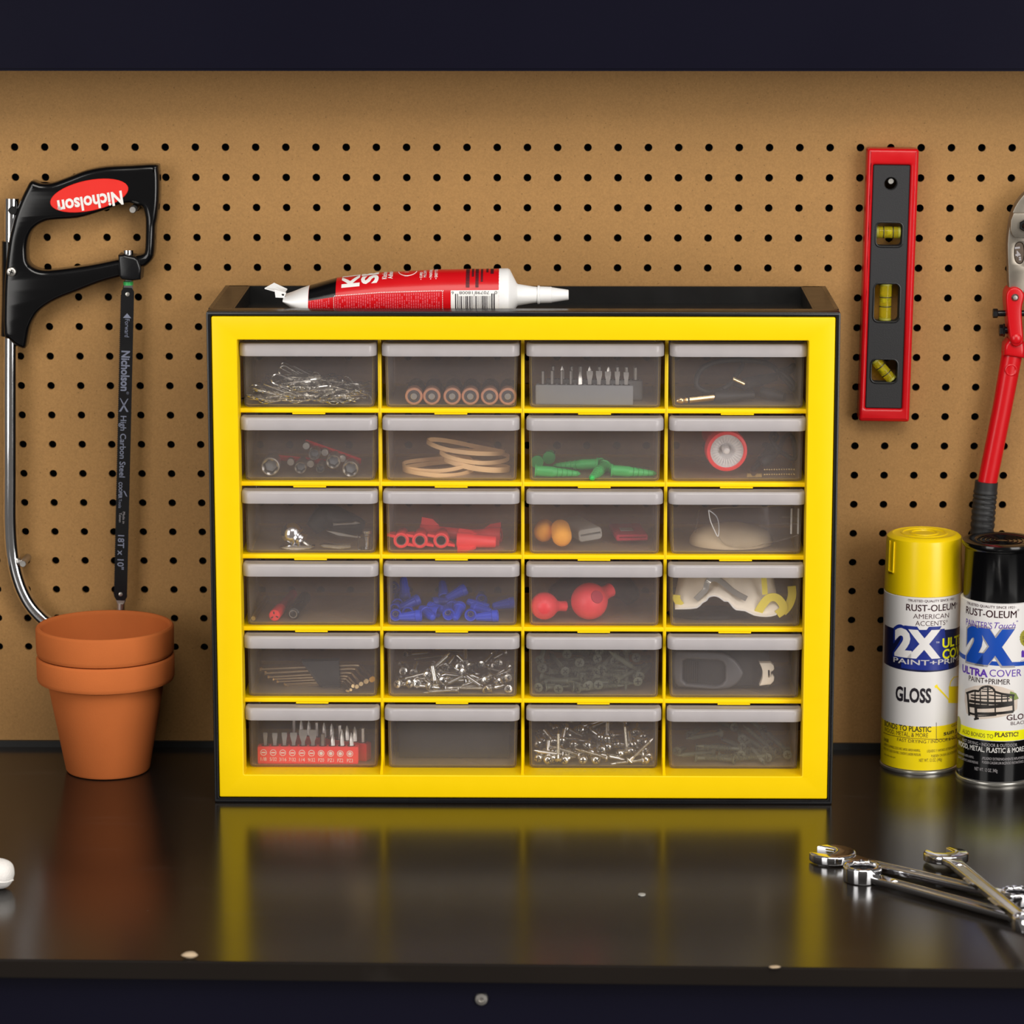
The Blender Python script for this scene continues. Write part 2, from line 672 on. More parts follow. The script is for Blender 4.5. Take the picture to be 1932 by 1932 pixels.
M['crumb'] = pm('wood_crumb', (0.50, 0.38, 0.25), 0.8, bump=0.4)
M['black_print'] = pm('black_print', (0.012, 0.008, 0.014), 0.5)
M['maroon_print'] = pm('maroon_print', (0.045, 0.006, 0.012), 0.5)
M['blue_print'] = pm('blue_print', (0.010, 0.025, 0.22), 0.35)
M['navy_print'] = pm('navy_print', (0.006, 0.008, 0.045), 0.35)
M['violet_print'] = pm('violet_print', (0.10, 0.03, 0.36), 0.4)
M['azure_print'] = pm('azure_print', (0.006, 0.045, 0.34), 0.35, col2=(0.006, 0.085, 0.46), scale=25)
M['yellow_print'] = pm('yellow_print', (0.86, 0.66, 0.004), 0.35, var=0.02)
M['lime_print'] = pm('lime_print', (0.82, 0.80, 0.004), 0.35, var=0.02)
M['grey_print'] = pm('grey_print', (0.20, 0.22, 0.30), 0.4)
M['silver_print'] = pm('silver_print', (0.34, 0.32, 0.33), 0.4)
M['tin'] = pm('tin_rim', (0.62, 0.60, 0.55), 0.3, metal=0.9)
M['capyellow'] = pm('yellow_cap_plastic', (0.87, 0.62, 0.003), 0.3, spec=0.5, var=0.02)
M['seal_print'] = pm('olive_seal_print', (0.30, 0.28, 0.03), 0.5)
M['bench_print'] = pm('bench_picture_black', (0.016, 0.013, 0.012), 0.4)
M['patio_print'] = pm('bench_picture_patio', (0.55, 0.42, 0.33), 0.4, col2=(0.70, 0.64, 0.58), scale=120)
M['leaf_print'] = pm('bench_picture_leaves', (0.20, 0.26, 0.07), 0.5)

# ---------------------------------------------------------------- the setting
YB = 0.1765     # face of the pegboard
I = 0.0254
HX, HZ = -0.43008, 0.52065      # a hole of the top row, leftmost in view


def pegboard():
    c0, c1, r0, r1 = -6, 40, -1, 17     # rows of holes 0..17
    vs, fs, key = [], [], {}
    n = 16
    R = 0.0033

    def V(x, y, z):
        k = (round(x, 5), round(y, 5), round(z, 5))
        if k not in key:
            key[k] = len(vs)
            vs.append((x, y, z))
        return key[k]
    for c in range(c0, c1):
        for r in range(0, 18):
            x, z = HX + c * I, HZ - r * I
            sq, ho, hb = [], [], []
            for i in range(n):
                a = 2 * PI * i / n
                ca, sa = math.cos(a), math.sin(a)
                k = 0.5 * I / max(abs(ca), abs(sa))
                sq.append(V(x + k * ca, YB, z + k * sa))
                ho.append(V(x + R * ca, YB, z + R * sa))
                hb.append(V(x + R * ca, YB + 0.0032, z + R * sa))
            for i in range(n):
                j = (i + 1) % n
                fs.append((sq[i], sq[j], ho[j], ho[i]))
                fs.append((ho[i], ho[j], hb[j], hb[i]))
    X0, X1 = HX + (c0 - 0.5) * I, HX + (c1 - 0.5) * I
    zt, zb = HZ + 0.5 * I, HZ - 17.5 * I
    m = MB().add(vs, fs)
    m.add([(X0, YB, zt), (X1, YB, zt), (X1, YB, 0.74), (X0, YB, 0.74)], [(0, 1, 2, 3)])
    m.add([(X0, YB, 0.0055), (X1, YB, 0.0055), (X1, YB, zb), (X0, YB, zb)], [(0, 1, 2, 3)])
    o = m.build('pegboard', M['board'], smooth=30)
    tag(o, 'tan hardboard pegboard with rows of round holes behind the bench', 'pegboard')


pegboard()
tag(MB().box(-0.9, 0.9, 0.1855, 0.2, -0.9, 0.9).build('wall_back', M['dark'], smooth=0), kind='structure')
tag(MB().box(-0.9, 0.9, YB - 0.0035, YB + 0.004, 0.0, 0.0055).build('trim_1', M['edge'], smooth=0), kind='structure')

# worktop: its front edge runs very slightly out of true
wt = MB()
fl, fr_ = (-0.9, -0.3925), (0.9, -0.4275)
loop = [(fl[0], fl[1]), (fr_[0], fr_[1]), (0.9, 0.185), (-0.9, 0.185)]
top = [(x, y) for x, y in loop]
wt.add([(x, y, 0.0) for x, y in top] + [(x, y, -0.014) for x, y in top],
       [(0, 1, 2, 3), (7, 6, 5, 4), (0, 4, 5, 1), (1, 5, 6, 2), (2, 6, 7, 3), (3, 7, 4, 0)])
o = wt.build('worktop', M['worktop'], smooth=0)
bv = o.modifiers.new('round', 'BEVEL')
bv.width, bv.segments = 0.0012, 2
tag(o, 'glossy black worktop running under the yellow drawer unit', 'worktop')
# base of the bench below the worktop
wb = thing('workbench', 'dark navy steel bench front below the black worktop', 'workbench', T(0, -0.40, -0.9))
ang = math.atan2(fr_[1] - fl[1], 1.8)
Mb = T(0, -0.40, 0) @ RZ(ang)
MB().box(-0.88, 0.88, 0.004, 0.55, -0.88, -0.0165, T(0, 0, 0.9)).build('apron', M['navy'], wb, smooth=0).rotation_euler.z = ang
MB().box(-0.89, 0.89, 0.0085, 0.55, -0.0165, -0.014, T(0, 0, 0.9)).build('shadow_gap', M['dark'], wb, smooth=0).rotation_euler.z = ang
p = Q(908, 1888, -0.4)
bolt = MB().lathe([(0, 0), (0.0042, 0), (0.0046, 0.001), (0.0042, 0.0022), (0.0018, 0.0026), (0.0016, 0.0012), (0, 0.0012)], 16,
                  T(p.x, 0.0038, p.z + 0.9) @ RX(PI / 2))
bolt.build('bolt', M['steel'], wb).rotation_euler.z = ang

# hanging cabinet over the bench
YU = 0.094
zu = Q(966, 134, YU).z
uc = thing('wall_cabinet', 'dark navy steel cabinet hanging across the top above the pegboard', 'cabinet', T(0, YB, zu))
MB().box(-0.9, 0.9, YU - YB, 0.0, 0.0, 0.5).build('body', M['navy'], uc, smooth=0)
MB().box(-0.9, 0.9, YU - YB - 0.0012, YU - YB, 0.0022, 0.4985).build('door', M['navy'], uc, smooth=0)

# ---------------------------------------------------------------- the drawer unit
W2, HC, DC = 0.2527, 0.4056, 0.163
ZB = [0.3242, 0.2640, 0.2038, 0.1436, 0.0834, 0.0232]
XC = [-0.1730, -0.0582, 0.0578, 0.1729]
XD = [-0.1158, -0.0004, 0.1154]
cab = thing('drawer_cabinet', 'black cabinet with yellow front holding 24 small clear drawers', 'cabinet', T(0, 0, 0))
sh = MB()
b_ = 0.0006
sh.prism([rrect(-W2, W2, 0, HC, 0.0016, 2), rrect(-0.2492, 0.2492, 0.0040, 0.4020, 0.0008, 1)], 0.0, 0.020, 0.0009, 2)
sh.box(-W2, -0.2492, 0.0195, DC, 0.0, HC)
sh.box(0.2492, W2, 0.0195, DC, 0.0, HC)
sh.box(-0.2495, 0.2495, 0.0195, DC, 0.0, 0.0036)
sh.build('shell', M['blackplastic'], cab, smooth=30)
tr = MB()
tr.box(-0.2493, 0.2493, 0.0195, DC - 0.0002, 0.388, 0.3915)
tr.box(-0.2494, -0.2335, 0.014, DC - 0.0001, 0.4005, HC - 0.0001)
tr.box(0.2335, 0.2494, 0.014, DC - 0.0001, 0.4005, HC - 0.0001)
tr.box(-0.2336, -0.2318, 0.012, DC - 0.0001, 0.391, HC - 0.0002)
tr.box(0.2318, 0.2336, 0.012, DC - 0.0001, 0.391, HC - 0.0002)
tr.box(-0.2494, 0.2494, 0.0015, 0.0145, 0.4022, HC - 0.0001)
tr.box(-0.2494, 0.2494, 0.0125, 0.0145, 0.3912, HC - 0.0004)
tr.box(-0.2494, 0.2494, DC - 0.004, DC - 0.0001, 0.3912, HC - 0.0001)
tr.build('tray', M['traymat'], cab, smooth=0)
fm = MB()
fm.prism([rrect(-0.2487, 0.2487, 0.0044, 0.4016, 0.0012, 2),
          rrect(-0.2283, 0.2277, 0.0236, 0.3826, 0.0006, 1)], 0.0006, 0.0235, 0.0012, 3)
fm.build('front_frame', M['yellow'], cab, smooth=35)
fl = MB().box(-0.2494, 0.2494, 0.0232, 0.150, 0.0200, 0.0231)
fl.build('bottom_shelf', M['yellow'], cab, smooth=0)
for z in ZB[:5]:
    s = MB().prism([rrect(-0.2300, 0.2295, z - 0.0040, z - 0.0001, 0.0008, 2)], 0.0212, 0.040, 0.0010, 2)
    for x in XC:
        s.box(x - 0.0135, x + 0.0130, 0.0218, 0.026, z - 0.0051, z - 0.0038)
    s.box(-0.2300, 0.2295, 0.0395, 0.150, z - 0.0016, z - 0.0001)
    s.build('shelf', M['yellow'], cab, smooth=30)
for x in XD:
    s = MB().prism([rrect(x - 0.0014, x + 0.0014, 0.0232, 0.3838, 0.0008, 2)], 0.0210, 0.034, 0.0012, 2)
    s.add([(x - 0.0013, 0.0012, 0.0232), (x + 0.0013, 0.0012, 0.0232), (x + 0.0013, 0.022, 0.0232), (x - 0.0013, 0.022, 0.0232),
           (x - 0.0006, 0.0215, 0.034), (x + 0.0006, 0.0215, 0.034)],
          [(0, 1, 2, 3), (0, 4, 5, 1), (0, 3, 4), (1, 5, 2), (2, 5, 4, 3)])
    s.build('divider', M['yellow'], cab, smooth=30)


def ringxy(x0, x1, y0, y1, z, r, n=3):
    return [(x, y, z) for x, y in rrect(x0, x1, y0, y1, r, n)]


def cup(hw, y0, y1, z0, z1, t, r=0.0025, flare=0.0008, bot=0.0028):
    m = MB()
    R = []
    for ins, z in ((bot, z0), (bot * 0.3, z0 + bot * 0.3), (0.0, z0 + bot), (-flare, z1)):
        R.append(ringxy(-hw + ins, hw - ins, y0 + ins * 0.5, y1 - ins * 0.5, z, r))
    for ins, z in ((-flare + t, z1), (t, z0 + bot), (t + bot * 0.3, z0 + t + bot * 0.2), (t + bot, z0 + t)):
        R.append(ringxy(-hw + ins, hw - ins, y0 + t + (ins - t) * 0.5, y1 - t - (ins - t) * 0.5, z, r * 0.6))
    return m.rings(R)


def lip_mesh():
    m = MB()
    hw = 0.0553

    def D(e, z):
        # plan of the pull: straight back, rounded front corners
        x0, x1, yf, yb, r = -hw + e, hw - e, 0.0088 + e, 0.0243, max(0.0005, 0.0075 - e)
        P = [(x1, yb, z)]
        for i in range(7):
            a = PI / 2 * i / 6
            P.append((x1 - r + r * math.cos(a), yf + r - r * math.sin(a), z))
        for i in range(7):
            a = PI / 2 * i / 6
            P.append((x0 + r - r * math.sin(a), yf + r - r * math.cos(a), z))
        P.append((x0, yb, z))
        return P
    R = [D(0.0016, 0.0440), D(0.0010, 0.0438), D(0.0003, 0.0440), D(0.0, 0.0446), D(0.0, 0.0520), D(0.0005, 0.0533), D(0.0015, 0.0541), D(0.0028, 0.0543),
         ]
    top = D(0.0042, 0.0540)
    R.append(top)
    m.rings(R, c0=False, c1=True)
    R2 = [D(0.0016, 0.0440), D(0.0017, 0.0448), D(0.0017, 0.0522), D(0.0032, 0.0525)]
    m.rings(R2, c0=False, c1=True)
    return m


dr = cup(0.0526, 0.0245, 0.134, 0.0, 0.0535, 0.0012).build('drawer', M['drawer'], cab, smooth=50)
lp = lip_mesh().build('handle', M['lip'], dr, smooth=40)
first = True
for zr in ZB:
    for xc in XC:
        if first:
            d, h = dr, lp
            first = False
        else:
            d, h = dr.copy(), lp.copy()
            COL.objects.link(d)
            COL.objects.link(h)
            d.parent = cab
            h.parent = d
        d.location = (xc, random.uniform(-0.0004, 0.0004), zr)

# ---------------------------------------------------------------- terracotta pots
pc = G(207, 1473, 0)
PC = Vector((G(210, 1440).x, pc.y + 0.035, 0))
yf = PC.y - 0.058
z_top = Q(202, 1209, yf).z
z_mid = Q(202, 1262, yf).z - 0.001
z_low = Q(202, 1313, yf - 0.0).z
rh = z_mid - z_low


def pot(zr, H, hh, mat, rb, dx, label):
    rr = 0.0578
    ob = 0.0492                                    # outer radius just under the rim
    sl = (ob - rb) / (H - hh)
    prof = [(0.0, 0.0), (rb - 0.003, 0.0), (rb - 0.0008, 0.0008), (rb + 0.0004, 0.0026), (ob, H - hh - 0.0004), (rr - 0.0022, H - hh), (rr - 0.0010, H - hh + 0.0006), (rr - 0.0002, H - hh + 0.0024),
            (rr, H - hh + 0.004), (rr + 0.0002, H - 0.0022), (rr - 0.0004, H - 0.0010), (rr - 0.0014, H - 0.0001), (rr - 0.0030, H), (rr - 0.0040, H - 0.0008), (rr - 0.0048, H - 0.003), (ob + 0.0026, H - hh + 0.004), (ob - 0.0026, H - hh - 0.003),
            (rb - 0.0030 + sl * 0.010, 0.010), (rb - 0.0048, 0.0065), (0.005, 0.006), (0.005, 0.003), (0.0, 0.003)]
    o = MB().lathe(prof, 80).build('flower_pot', mat, smooth=33)
    o.location = (PC.x + dx, PC.y, zr)
    tag(o, label, 'flower pot', 'stacked terracotta pots')


dzp = z_top - z_mid
pot(0.0, z_mid, rh, M['terracotta2'], 0.0352, 0.0, 'lower terracotta flower pot standing on the worktop with another nested in it')
pot(dzp + 0.0003, z_mid, dzp - 0.0002, M['terracotta'], 0.0346, 0.0, 'upper terracotta flower pot, empty, nested inside the lower one')

# ---------------------------------------------------------------- spray cans
class Can:
    def __init__(s, cx, cy, R):
        s.cx, s.cy, s.R = cx, cy, R

    def th(s, px, py, R=None):
        """angle and height of a measured point on the can's wall"""
        R = R or s.R
        d = ray(px, py)
        ox, oy = CAM.x - s.cx, CAM.y - s.cy
        A = d.x ** 2 + d.y ** 2
        B = ox * d.x + oy * d.y
        C_ = ox * ox + oy * oy - R * R
        disc = B * B - A * C_
        t = (-B - math.sqrt(disc)) / A if disc > 0 else -B / A
        p = CAM + d * t
        return math.atan2(p.x - s.cx, -(p.y - s.cy)), p.z

    def edge(s, py):
        """where the can's right outline lies in the photograph"""
        x = 1990.0
        while x > 1700:
            d = ray(x, py)
            ox, oy = CAM.x - s.cx, CAM.y - s.cy
            if (ox * d.x + oy * d.y) ** 2 > (d.x ** 2 + d.y ** 2) * (ox * ox + oy * oy - s.R ** 2):
                return x
            x -= 0.5
        return x

    def at(s, th, z, e=0.0):
        r = s.R + e
        return Vector((r * math.sin(th), -r * math.cos(th), z))

    def text(s, txt, x0, x1, py, hpx, mat, par, bold=0.0, shear=0.0, e=0.00016, cuts=0, tilt=0.0):
        xe = s.edge(py) - 6.0
        pm_ = (x0 + min(x1, xe)) / 2
        t0, _ = s.th(x0, py)
        t1 = s.th(min(x1, xe), py)[0] + max(0.0, x1 - xe) / 74.0 * 1.6
        _, z1 = s.th(pm_, py + hpx / 2)
        _, z2 = s.th(pm_, py - hpx / 2)
        return lettering(txt, lambda x, y: s.at(t0 + (t1 - t0) * x, z1 + (z2 - z1) * y + tilt * (x - 0.5), e), mat, par, bold, shear, max(cuts, int(abs(t1 - t0) / 0.035)))

    def patch(s, name, zlo, zhi, t0, t1, mat, par, e=0.00006, n=32):
        """a printed field of the label between two heights (numbers or functions of the angle)"""
        f = lambda q, t: q(t) if callable(q) else q
        vs, fs = [], []
        for i in range(n + 1):
            t = t0 + (t1 - t0) * i / n
            vs += [s.at(t, f(zlo, t), e), s.at(t, f(zhi, t), e)]
        for i in range(n):
            fs.append((2 * i, 2 * i + 2, 2 * i + 3, 2 * i + 1))
        return MB().add(vs, fs).build(name, mat, par, smooth=60)

    def poly(s, name, pts, mat, par, e=0.0001):
        """small printed shape from measured points"""
        P = [s.th(*p) for p in pts]
        return s.shape(name, [P], mat, par, e)

    def shape(s, name, polys, mat, par, e=0.0001, de=0.0):
        bm = bmesh.new()
        for k, P in enumerate(polys):
            tris = tessellate_polygon([[Vector((a, z, 0)) for a, z in P]])
            vv = [bm.verts.new((a, z, k)) for a, z in P]
            for t in tris:
                try:
                    bm.faces.new([vv[i] for i in t])
                except ValueError:
                    pass
        lo, hi = min(a for P in polys for a, z in P), max(a for P in polys for a, z in P)
        n = int((hi - lo) / 0.035)
        for k in range(1, n + 1):
            bmesh.ops.bisect_plane(bm, geom=bm.verts[:] + bm.edges[:] + bm.faces[:], plane_co=(lo + (hi - lo) * k / (n + 1), 0, 0), plane_no=(1, 0, 0))
        bm.verts.index_update()
        V = [s.at(v.co.x, v.co.y, e + de * v.co.z) for v in bm.verts]
        F = [tuple(v.index for v in f.verts) for f in bm.faces]
        bm.free()
        return MB().add(V, F).build(name, mat, par, smooth=60)


RC = 0.0327
yc_y = G(1737, 1461).y + RC - 0.001
cyx = (Q(1663.5, 1330, yc_y).x + RC)
YC = Can(cyx, yc_y, RC)
bk_y = G(1880, 1483).y + RC - 0.001
bkx = (Q(1806.5, 1380, bk_y).x + RC)
BC = Can(bkx, bk_y, RC)
if (Vector((cyx, yc_y)) - Vector((bkx, bk_y))).length < 2 * RC + 0.0006:
    dd = math.sqrt((2 * RC + 0.0008) ** 2 - (bkx - cyx) ** 2)
    YC.cy = yc_y = bk_y + dd


def can_body(can, root, zcap, mat, rim):
    b = MB().lathe([(0, 0.002), (can.R - 0.004, 0.0015), (can.R - 0.002, 0.0), (can.R + 0.0004, 0.0), (can.R + 0.0008, 0.001), (can.R + 0.0006, 0.0024), (can.R - 0.0006, 0.0032)], 56)
    b.build('bottom_rim', M['tin'], root)
    return MB().lathe([(can.R - 0.0009, 0.003), (can.R - 0.0002, 0.0048), (can.R, 0.006), (can.R, zcap), (can.R - 0.001, zcap + 0.0006), (0.0, zcap + 0.0006)], 180).build('body', mat, root)


yel = thing('spray_can', 'yellow-capped gloss spray paint can standing by the pegboard', 'spray can', T(YC.cx, YC.cy, 0), 'spray paint cans')
z_label = YC.th(1740, 1129)[1]
z_cap = Q(1745, 1003, YC.cy).z - 0.0012
body = can_body(YC, yel, z_label, M['canwhite'], None)
capr = YC.R - 0.0002
cp = MB()
cp.lathe([(capr - 0.0012, z_label + 0.0006), (capr, z_label + 0.0008), (capr - 0.0008, z_cap - 0.006), (capr - 0.0014, z_cap - 0.0022), (capr - 0.0034, z_cap - 0.0004), (capr - 0.006, z_cap + 0.0004),
          (capr - 0.0072, z_cap - 0.0002), (0.020, z_cap + 0.0002), (0.0194, z_cap + 0.0008), (0.0180, z_cap + 0.0008), (0.0174, z_cap), (0.0125, z_cap + 0.0002), (0.012, z_cap + 0.0009), (0.0105, z_cap + 0.0009), (0.010, z_cap + 0.0001), (0, z_cap + 0.0001)], 64)
cp.build('cap', M['capyellow'], yel)
# the two raised ribs of the finger tab at the left of the cap
t0, zt0 = YC.th(1683, 1008)
tb = MB()
for tt in (-1.18, -0.98):
    tb.tube([YC.at(tt, z_cap - 0.004, -0.0004), YC.at(tt, z_cap - 0.030, 0.0001)], 0.0007, 6)
tb.tube([YC.at(-1.18 + 0.2 * i / 6, z_cap - 0.030, 0.0001) for i in range(7)], 0.0007, 6)
tb.build('finger_tab', M['capyellow'], yel)
zy = YC.th(1735, 1366 + 5)[1]
zyl = zy
yb = YC.patch('yellow_band', 0.0036, zyl, -1.75, 1.75, M['yellow_print'], body)
zb0, zb1 = YC.th(1735, 1268)[1], YC.th(1735, 1190)[1]
th_l = YC.th(1669, 1210)[0]
YC.patch('blue_band', lambda t: zb0 + 0.003 * abs(t) ** 1.6 * 0.4, lambda t: zb1 + 0.0016 * math.cos(3 * t) * 0.4, th_l, 1.6, M['navy_print'], body)
YC.poly('blue_glow', [(1706, 1186), (1782, 1186), (1790, 1262), (1700, 1260)], M['blue_print'], body, 0.00009)
YC.text('2X', 1685, 1777, 1213, 54, M['blue_print'], body, 0.10, cuts=16, e=0.00013)
YC.text('2X', 1688, 1775, 1214, 50, M['canwhite'], body, 0.055, cuts=16, e=0.00018)
YC.text('PAINT+PRIMER', 1686, 1826, 1250, 10, M['whiteprint'], body, 0.015, cuts=10)
YC.text('ULTRA', 1778, 1830, 1211, 18, M['lime_print'], body, 0.03, cuts=8)
YC.text('COVER', 1778, 1830, 1232, 18, M['lime_print'], body, 0.03, cuts=8)
YC.text('TM', 1766, 1772, 1212, 3.5, M['whiteprint'], body)
YC.text('·TRUSTED QUALITY SINCE 1921·', 1712, 1801, 1134, 4.6, M['maroon_print'], body, 0.012)
YC.text('RUST-OLEUM', 1710, 1802, 1147, 13, M['maroon_print'], body, 0.017, cuts=8)
YC.text('®', 1803, 1806, 1139, 4, M['maroon_print'], body)
YC.text('AMERICAN', 1723, 1790, 1163, 9.5, M['maroon_print'], body, -0.004, cuts=6)
YC.text('ACCENTS*', 1727, 1788, 1176, 9.5, M['maroon_print'], body, -0.004, cuts=6)
YC.text('GLOSS', 1690, 1757, 1311, 27, M['black_print'], body, 0.035, cuts=10)
YC.text('BONDS TO PLASTIC', 1669, 1757, 1374, 10.5, M['black_print'], body, 0.02, cuts=8)
YC.text('WOOD, METAL, & MORE', 1669, 1751, 1385, 8.5, M['maroon_print'], body, 0.0, cuts=8)
YC.text('GLOSS', 1795, 1818, 1368, 5, M['maroon_print'], body)
YC.text('sun yellow', 1780, 1840, 1381, 8.5, M['black_print'], body, 0.02, cuts=8)
YC.text('FAST DRYING / INDOOR & OUTDOOR', 1693, 1823, 1399, 6.5, M['maroon_print'], body, 0.0, cuts=10)
YC.text('DANGER', 1668, 1677, 1396, 6, M['maroon_print'], body, 0.02)
YC.text('EXTREMELY FLAMMABLE LIQUID AND VAPOR. VAPOR HARMFUL.', 1668, 1737, 1413, 5, M['maroon_print'], body)
YC.text('VAPORS MAY CAUSE FLASH FIRE. CONTENTS UNDER PRESSURE.', 1667, 1738, 1421, 5, M['maroon_print'], body)
YC.text('See other caution on back panel.', 1668, 1690, 1426, 3.5, M['maroon_print'], body)
YC.text('LÍQUIDO Y VAPORES EXTREMADAMENTE INFLAMABLES.', 1749, 1822, 1415, 5, M['maroon_print'], body)
YC.text('PUEDEN CAUSAR UN INCENDIO INSTANTÁNEO.', 1757, 1822, 1424, 5, M['maroon_print'], body)
YC.text('NET WT. 12 OZ. (340g)', 1734, 1777, 1434, 6.5, M['maroon_print'], body)
YC.poly('rule_line', [(1667, 1381), (1700, 1390), (1740, 1393.5), (1780, 1393.5), (1806, 1391), (1806, 1392), (1780, 1394.5), (1740, 1394.5), (1700, 1391), (1667, 1382)], M['maroon_print'], body)
YC.poly('rule_line', [(1766, 1363), (1767, 1363), (1767, 1394), (1766, 1394)], M['maroon_print'], body)
# printed watering can
YC.poly('printed_watering_can', [(1763, 1294), (1768, 1291), (1770, 1296), (1790, 1318), (1790, 1295), (1815, 1293), (1815, 1326), (1789, 1326), (1789, 1321), (1767, 1298), (1764, 1298)], M['yellow_print'], body)
YC.poly('printed_handle', [(1791, 1295), (1793, 1285), (1799, 1277), (1808, 1275), (1808, 1276.2), (1800, 1278.5), (1794.5, 1286), (1792.4, 1295)], M['yellow_print'], body)

blk = thing('spray_can', 'black-capped spray paint can with a bench pictured on it, at the right edge', 'spray can', T(BC.cx, BC.cy, 0), 'spray paint cans')
zbl = BC.th(1880, 1141)[1]
zbt = Q(1885, 1016, BC.cy).z
body = can_body(BC, blk, zbl, M['canwhite'], None)
c2 = MB()
rr = 0.0306
c2.lathe([(rr - 0.001, zbl + 0.0005), (rr, zbl + 0.0008), (rr - 0.0006, zbt - 0.0075), (rr + 0.0002, zbt - 0.0062), (rr + 0.0016, zbt - 0.0052), (rr + 0.0024, zbt - 0.0030), (rr + 0.0018, zbt - 0.0010), (rr - 0.002, zbt),
          (rr - 0.007, zbt - 0.0004), (rr - 0.0085, zbt - 0.0016), (0.0, zbt - 0.0016)], 64)
for k in range(5):
    r_ = 0.006 + k * 0.0038
    c2.tube([(r_ * math.cos(a * PI / 12), r_ * math.sin(a * PI / 12), zbt - 0.0014) for a in range(24)], 0.0005, 5, closed=True)
c2.build('cap', M['blackgloss'], blk)
st = Can(BC.cx, BC.cy, rr)
ta, tb_ = st.th(1929, 1100, rr)[0], 1.3
zs0, zs1 = Q(1931, 1090, BC.cy - 0.02).z, Q(1931, 1026, BC.cy - 0.02).z
st.patch('price_sticker', zs0, zs1, max(ta, 0.95), 1.5, M['whiteprint'], blk, 0.0002)
BC.patch('black_band', 0.0036, BC.th(1880, 1400)[1] + 0.0005, -1.75, 1.75, M['blackgloss'], body)
BC.patch('yellow_band', lambda t: BC.th(1880, 1398)[1] + 0.0 * t, BC.th(1880, 1379)[1], -1.75, 1.75, M['lime_print'], body, 0.0001)
zq0, zq1 = BC.th(1870, 1256)[1], BC.th(1870, 1248)[1]
BC.patch('blue_swoosh', lambda t: zq0 - 0.001 * t, lambda t: zq1 - 0.0012 * t, -1.6, 1.4, M['azure_print'], body)
BC.text('2X', 1822, 1917, 1219, 62, M['silver_print'], body, 0.11, cuts=16, e=0.00010)
BC.text('2X', 1824, 1915, 1219, 59, M['azure_print'], body, 0.085, cuts=16, e=0.00016)
BC.text('·TRUSTED QUALITY SINCE 1921·', 1824, 1917, 1145, 4.8, M['maroon_print'], body, 0.012)
BC.text('RUST-OLEUM', 1823, 1918, 1158, 14, M['maroon_print'], body, 0.017, cuts=8)
BC.text('®', 1919, 1923, 1151, 4, M['maroon_print'], body)
BC.text("PAINTER'S", 1823, 1872, 1178, 13, M['violet_print'], body, 0.0, cuts=6)
BC.text('Touch', 1876, 1916, 1180, 12, M['violet_print'], body, 0.0, 0.35, cuts=6)
BC.text('*', 1917, 1921, 1173, 6, M['violet_print'], body)
BC.text('ULTRA', 1816, 1864, 1267, 14, M['violet_print'], body, 0.04, cuts=6)
BC.text('COVER', 1867, 1927, 1270, 14, M['violet_print'], body, 0.0, cuts=6)
BC.text('PAINT+PRIMER', 1828, 1906, 1285, 10.5, M['maroon_print'], body, 0.006, cuts=8)
BC.text('GLOSS', 1899, 1942, 1352, 11, M['maroon_print'], body, 0.015, cuts=6)
BC.text('BLACK', 1907, 1936, 1363.5, 6.5, M['maroon_print'], body)
BC.text('ALSO BONDS TO', 1816, 1874, 1386, 8, M['maroon_print'], body, 0.0, cuts=8)
BC.text('PLASTIC!', 1877, 1921, 1386, 8.5, M['maroon_print'], body, 0.025, cuts=6)
BC.text('FAST DRYING • INDOOR & OUTDOOR', 1816, 1919, 1405.5, 6.2, M['silver_print'], body, 0.0, cuts=8)
BC.text('WOOD, METAL, PLASTIC & MORE', 1808.5, 1931, 1415, 9.5, M['whiteprint'], body, 0.025, cuts=10)
BC.text('LIQUID AND VAPOR. VAPOR HARMFUL.', 1808, 1838, 1425, 4.6, M['silver_print'], body)
BC.text('FLASH FIRE. CONTENTS UNDER PRESSURE.', 1808, 1846, 1435, 4.6, M['silver_print'], body)
BC.text('¡PELIGRO! EXTREMADAMENTE INFLAMABLES. VAPORES', 1853, 1945, 1432, 5.2, M['silver_print'], body)
BC.text('PUEDEN CAUSAR UN INCENDIO INSTANTÁNEO. CONTENIDO', 1853, 1945, 1439.5, 5.2, M['silver_print'], body)
BC.text('NET WT. 12 OZ. 340g', 1839, 1882, 1452.5, 6.5, M['silver_print'], body)
cs = [(1937 + 13.5 * math.cos(a * PI / 20) * (1 if a % 2 else 0.93), 1204 + 17 * math.sin(a * PI / 20) * (1 if a % 2 else 0.93)) for a in range(40)]
BC.poly('printed_seal', [(min(x, 1939), y) for x, y in cs], M['seal_print'], body)
BC.text('DOES', 1929, 1941, 1202, 5, M['black_print'], body)
BC.text('GA', 1930, 1941, 1209, 5, M['black_print'], body)
BC.poly('printed_mark', [(1927, 1240), (1927, 1229), (1930, 1226), (1932, 1229), (1938, 1229), (1938, 1240)], M['violet_print'], body)
BC.text('COVERS', 1925.5, 1943, 1246.5, 4.5, M['blue_print'], body)
# round mark at the left edge of the yellow band
P_ = [(max(1807.3, 1808.5 + 4.5 * math.cos(a * PI / 10)), 1367 + 16 * math.sin(a * PI / 10)) for a in range(20)]
BC.poly('printed_mark', P_, M['seal_print'], body, 0.00025)
# picture of the garden bench: patio behind, black bench in front
BC.poly('patio_picture', [(1821, 1300), (1840, 1294), (1866, 1291), (1890, 1296), (1912, 1303), (1920, 1318), (1919, 1338), (1905, 1349), (1880, 1354), (1850, 1357), (1836, 1352), (1824, 1346), (1820, 1322)], M['patio_print'], body, 0.00008)
BC.poly('leaf_picture', [(1906, 1304), (1917, 1308), (1922, 1318), (1914, 1321), (1904, 1316)], M['leaf_print'], body, 0.00012)


